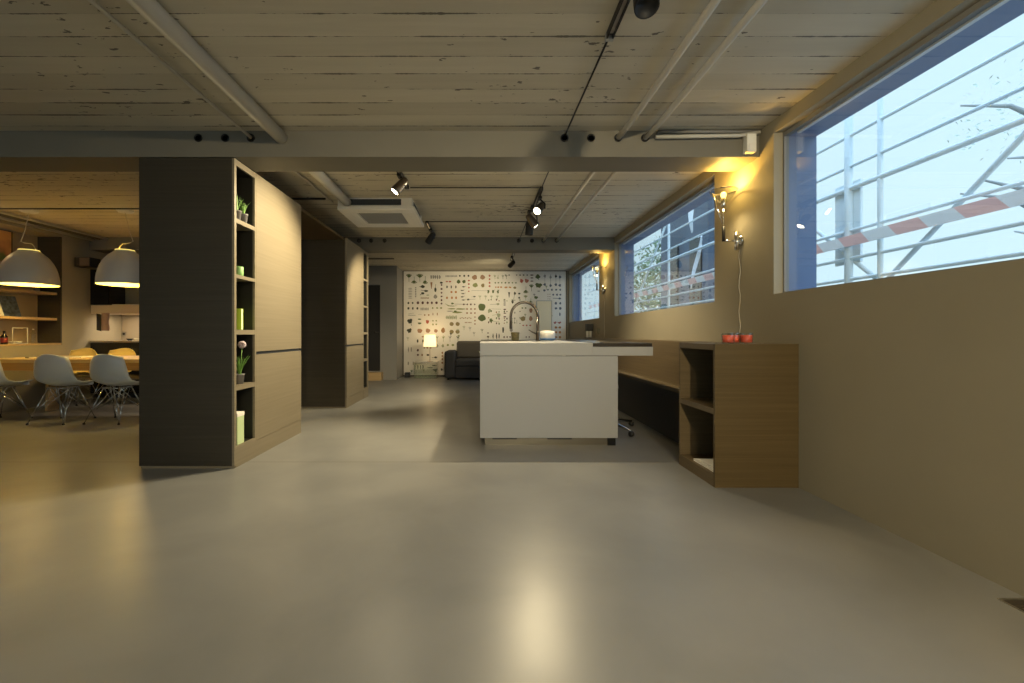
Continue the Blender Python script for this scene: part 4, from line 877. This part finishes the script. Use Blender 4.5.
# kitchen run beyond the dining area
KY = 7.2
t = thing('base_cabinets', 'black kitchen base cabinets under the steel worktop beyond the dining table', 'cabinet', (-4.6, 7.5, 0))
box(-6.14, -3.0, KY + .02, 7.84, .08, .872).build('body', M['black'], t); box(-6.14, -3.0, KY + .06, 7.8, 0, .079).build('plinth', M['black'], t)
for k in range(5): a = -6.14 + k * .628; box(a + .002, a + .626, KY, KY + .0195, .085, .87).build('door', M['blackgloss'], t)
tag(box(-6.14, -3.0, KY - .01, 7.84, .873, .90, .002).build('worktop', M['steel']), 'thin steel worktop on the black base cabinets', 'worktop')
tag(box(-6.14, -3.0, 7.835, 7.8495, .901, 1.44).build('splashback', M['splash']), 'brushed steel splashback above the kitchen worktop', 'splashback')
t = thing('wall_cabinet', 'black wall cabinet above the left end of the kitchen worktop', 'cabinet', (-6.0, 7.5, 1.45))
box(-6.14, -5.86, KY + .02, 7.84, 1.465, 2.02).build('body', M['black'], t); box(-6.138, -5.862, KY, KY + .0195, 1.467, 2.018).build('door', M['blackgloss'], t)
t = thing('extractor_hood', 'pale extractor hood strip with a lit white edge over the worktop', 'hood', (-4.6, 7.4, 1.4))
box(-6.14, -3.0, KY + .01, KY + .33, 1.325, 1.462, .003).build('body', M['hood'], t)
box(-5.80, -3.0, KY + .002, KY + .12, 1.4625, 1.472).build('white_edge', M['white'], t)
box(-5.855, -3.0, KY + .34, 7.84, 1.465, 1.98).build('chimney_panel', M['wall'], t)
light('hood_light', 'AREA', (-4.9, 7.5, 1.315), 14, (1, .78, .5), (-4.9, 7.5, 0), (2.2, .12))
t = thing('towel', 'dusty pink tea towel hanging from the extractor hood', 'towel', (-5.9, 7.2, 1.3))
MB().grid(lambda u, v: (-5.96 + .13 * v + .006 * math.sin(9 * u), 7.195 - .008 * math.sin(8 * v), 1.34 - .28 * u), 10, 12, .006).build('front_fold', M['pink'], t)
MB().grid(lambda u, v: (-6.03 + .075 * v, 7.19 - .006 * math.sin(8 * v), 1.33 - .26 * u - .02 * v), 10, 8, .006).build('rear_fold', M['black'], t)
t = thing('wall_socket', 'small socket in the steel splashback', 'socket', (-5.9, 7.83, 1.0)); 
box(-6.20 + .06, -6.14 + .07, 7.829, 7.8345, .97, 1.05, .002).build('plate', M['steel'], t); MB().lathe([(.02, 0), (.02, .003)], (-6.105, 7.828, 1.01), 14, (0, -1, 0)).build('outlet', M['black'], t)
for i, (x, m, lb, h) in enumerate([(-5.62, 'black', 'dark bowl on the kitchen worktop, left of the little group', .035), (-5.5, 'paper', 'white bowl on the kitchen worktop, middle of the little group', .04), (-5.4, 'wine', 'dark red bowl on the kitchen worktop, right of the little group', .045)]):
    o = MB().lathe([(.025, 0), (.05, h), (.047, h), (.022, .005), (0, .004)], (x, 7.33, .9005), 20).build('bowl', M[m]); tag(o, lb, 'bowl', 'bowls on the kitchen worktop')

# ------------------------------------------------------------------ floor grate
t = thing('floor_grate', 'dark floor grille set in beside the right wall in the foreground', 'grate', (1.99, 1.4, 0))
k = MB(); k.box(1.945, 2.045, 1.0, 1.012, .0, .003); k.box(1.945, 2.045, 1.728, 1.74, 0, .003); k.box(1.945, 1.952, 1.012, 1.728, 0, .003); k.box(2.038, 2.045, 1.012, 1.728, 0, .003); k.build('frame', M['steel'], t)
k = MB(); k.box(1.952, 2.038, 1.012, 1.728, .0002, .0008); 
for i in range(36): k.box(1.953, 2.037, 1.02 + i * .0195, 1.027 + i * .0195, .0008, .0026)
k.build('bars', mat('dark_grate', (.05, .04, .03), .5), t)

# ------------------------------------------------------------------ outside: scaffold, tape, hoarding, trees
struct('ground', box(2.4, 60, -20, 60, -.6, -.5), M['ground'])
t = thing('scaffold', 'galvanised tube scaffold outside the windows', 'scaffold', (3.3, 3, -.5))
for y in (-3.3, -1.2, .9, 3.7, 4.02, 5.8, 7.9, 10.0, 12.2):
    k = MB(); k.tube([(3.2, y, -.5), (3.2, y, 5)], .032 if y == 4.02 else .02, 10); k.build('standard', M['galv'], t)
for z in (1.48, 1.66, 1.9, 2.27, 2.46, 2.73, 3.3):
    k = MB(); k.tube([(3.2, -4, z), (3.2, 14, z)], .015 if z != 2.27 else .024, 8); k.build('ledger', M['galv'], t)
for (a, b) in ((-1.2, 1), (1.62, -1), (3.7, 1), (7.9, -1)):
    k = MB(); k.tube([(3.23, a, 1.4 if b > 0 else 3.1), (3.23, a + 2.1, 3.1 if b > 0 else 1.4)], .018, 8);  k.build('brace', M['galv'], t)
box(3.22, 3.24, 3.92, 4.2, 1.62, 2.33).build('hanging_panel', M['galv'], t)
t = thing('barrier_tape', 'red and white striped barrier board along the scaffold outside', 'barrier', (3.15, 3, 1.8))
k = MB(); k2 = MB()
for i in range(70):
    y0 = -4 + i * .25; (k if i % 2 else k2).prism([(3.15, y0, 1.76), (3.15, y0 + .25, 1.76), (3.15, y0 + .33, 1.85), (3.15, y0 + .08, 1.85)], (.015, 0, 0))
k.build('red_stripes', M['tape_r'], t); k2.build('white_stripes', M['tape_w'], t)
t = thing('site_hoarding', 'dark blue grey building side seen through the middle window', 'building', (5.4, 10, -.5))
box(5.2, 5.9, 10.6, 13.4, -.5, 5.5).build('wall', M['building'], t)
for y in (10.9, 12.2): box(5.17, 5.199, y, y + .6, 1.6, 3.4).build('window', M['blackgloss'], t)
box(5.1, 6.0, 10.5, 13.5, 5.5, 5.7).build('roof_edge', M['galv'], t)
t = thing('plastic_sheet', 'torn white plastic sheets hanging from the scaffold before the dark building outside', 'sheet', (3.23, 7, 2.5))
MB().grid(lambda u, v: (3.245 + .012 * math.sin(7 * u), 6.97 + .36 * v * (1 - .85 * u) + .14 * u, 3.3 - .72 * u), 14, 5, .004).build('torn_strip', M['sheet'], t)
MB().grid(lambda u, v: (3.245 + .012 * math.sin(6 * u), 6.80 + .34 * u ** 1.5 + .14 * v * math.sin(3.1 * (u * .9 + .07)), 2.47 - .76 * u), 14, 5, .004).build('torn_strip', M['sheet'], t)
k = MB()
for y, z in ((7.0, 3.3), (7.3, 3.3), (6.84, 2.46), (6.9, 2.46)): k.tube([(3.217, y, z), (3.245, y, z)], .006, 6)
k.build('tie', M['sheet'], t)
def tree(x, y, h, r, label, n=900, crown=1.0, ls=.11, lm='leaf_out'):
    t = thing('tree', label, 'tree', (x, y, -.5), 'trees beyond the scaffold')
    k = MB(); k.tube([(x, y, -.5), (x + .1, y, h * .45), (x, y + .1, h * .8)], [.16, .1, .05], 8)
    for i in range(14):
        a = random.uniform(0, 6.28); zz = h * random.uniform(.35, .8); e = Vector((x + r * .8 * math.cos(a), y + r * .8 * math.sin(a), zz + r * .5))
        k.tube([(x, y, zz), (Vector((x, y, zz)) + e) / 2 + Vector((0, 0, .15)), e], [.05, .03, .012], 6)
    k.build('trunk', M['bark'], t); f = MB()
    for i in range(n):
        a = random.uniform(0, 6.28); c = random.uniform(-1, 1); q = random.random() ** .4 * r; p = Vector((x + q * math.sqrt(1 - c * c) * math.cos(a), y + q * math.sqrt(1 - c * c) * math.sin(a), h * .75 + q * c * crown))
        u = Vector((random.uniform(-1, 1), random.uniform(-1, 1), random.uniform(-1, 1))).normalized() * ls; v = u.orthogonal().normalized() * ls * .45
        f.face([p - u, p + v, p + u, p - v])
    f.build('foliage', M[lm], t)
tree(6.5, 15.5, 3.4, 1.5, 'bushy green tree left of the dark building outside the middle window', 1500, 1.3)
tree(9.0, 25.0, 4.2, 2.2, 'green tree farther away outside the farthest window', 1500, 1.2)
tree(7.6, 6.0, 5.4, 1.2, 'sparse bare-branched tree above the scaffold outside the nearest window', 500, .6, .035, 'leaf_pale')
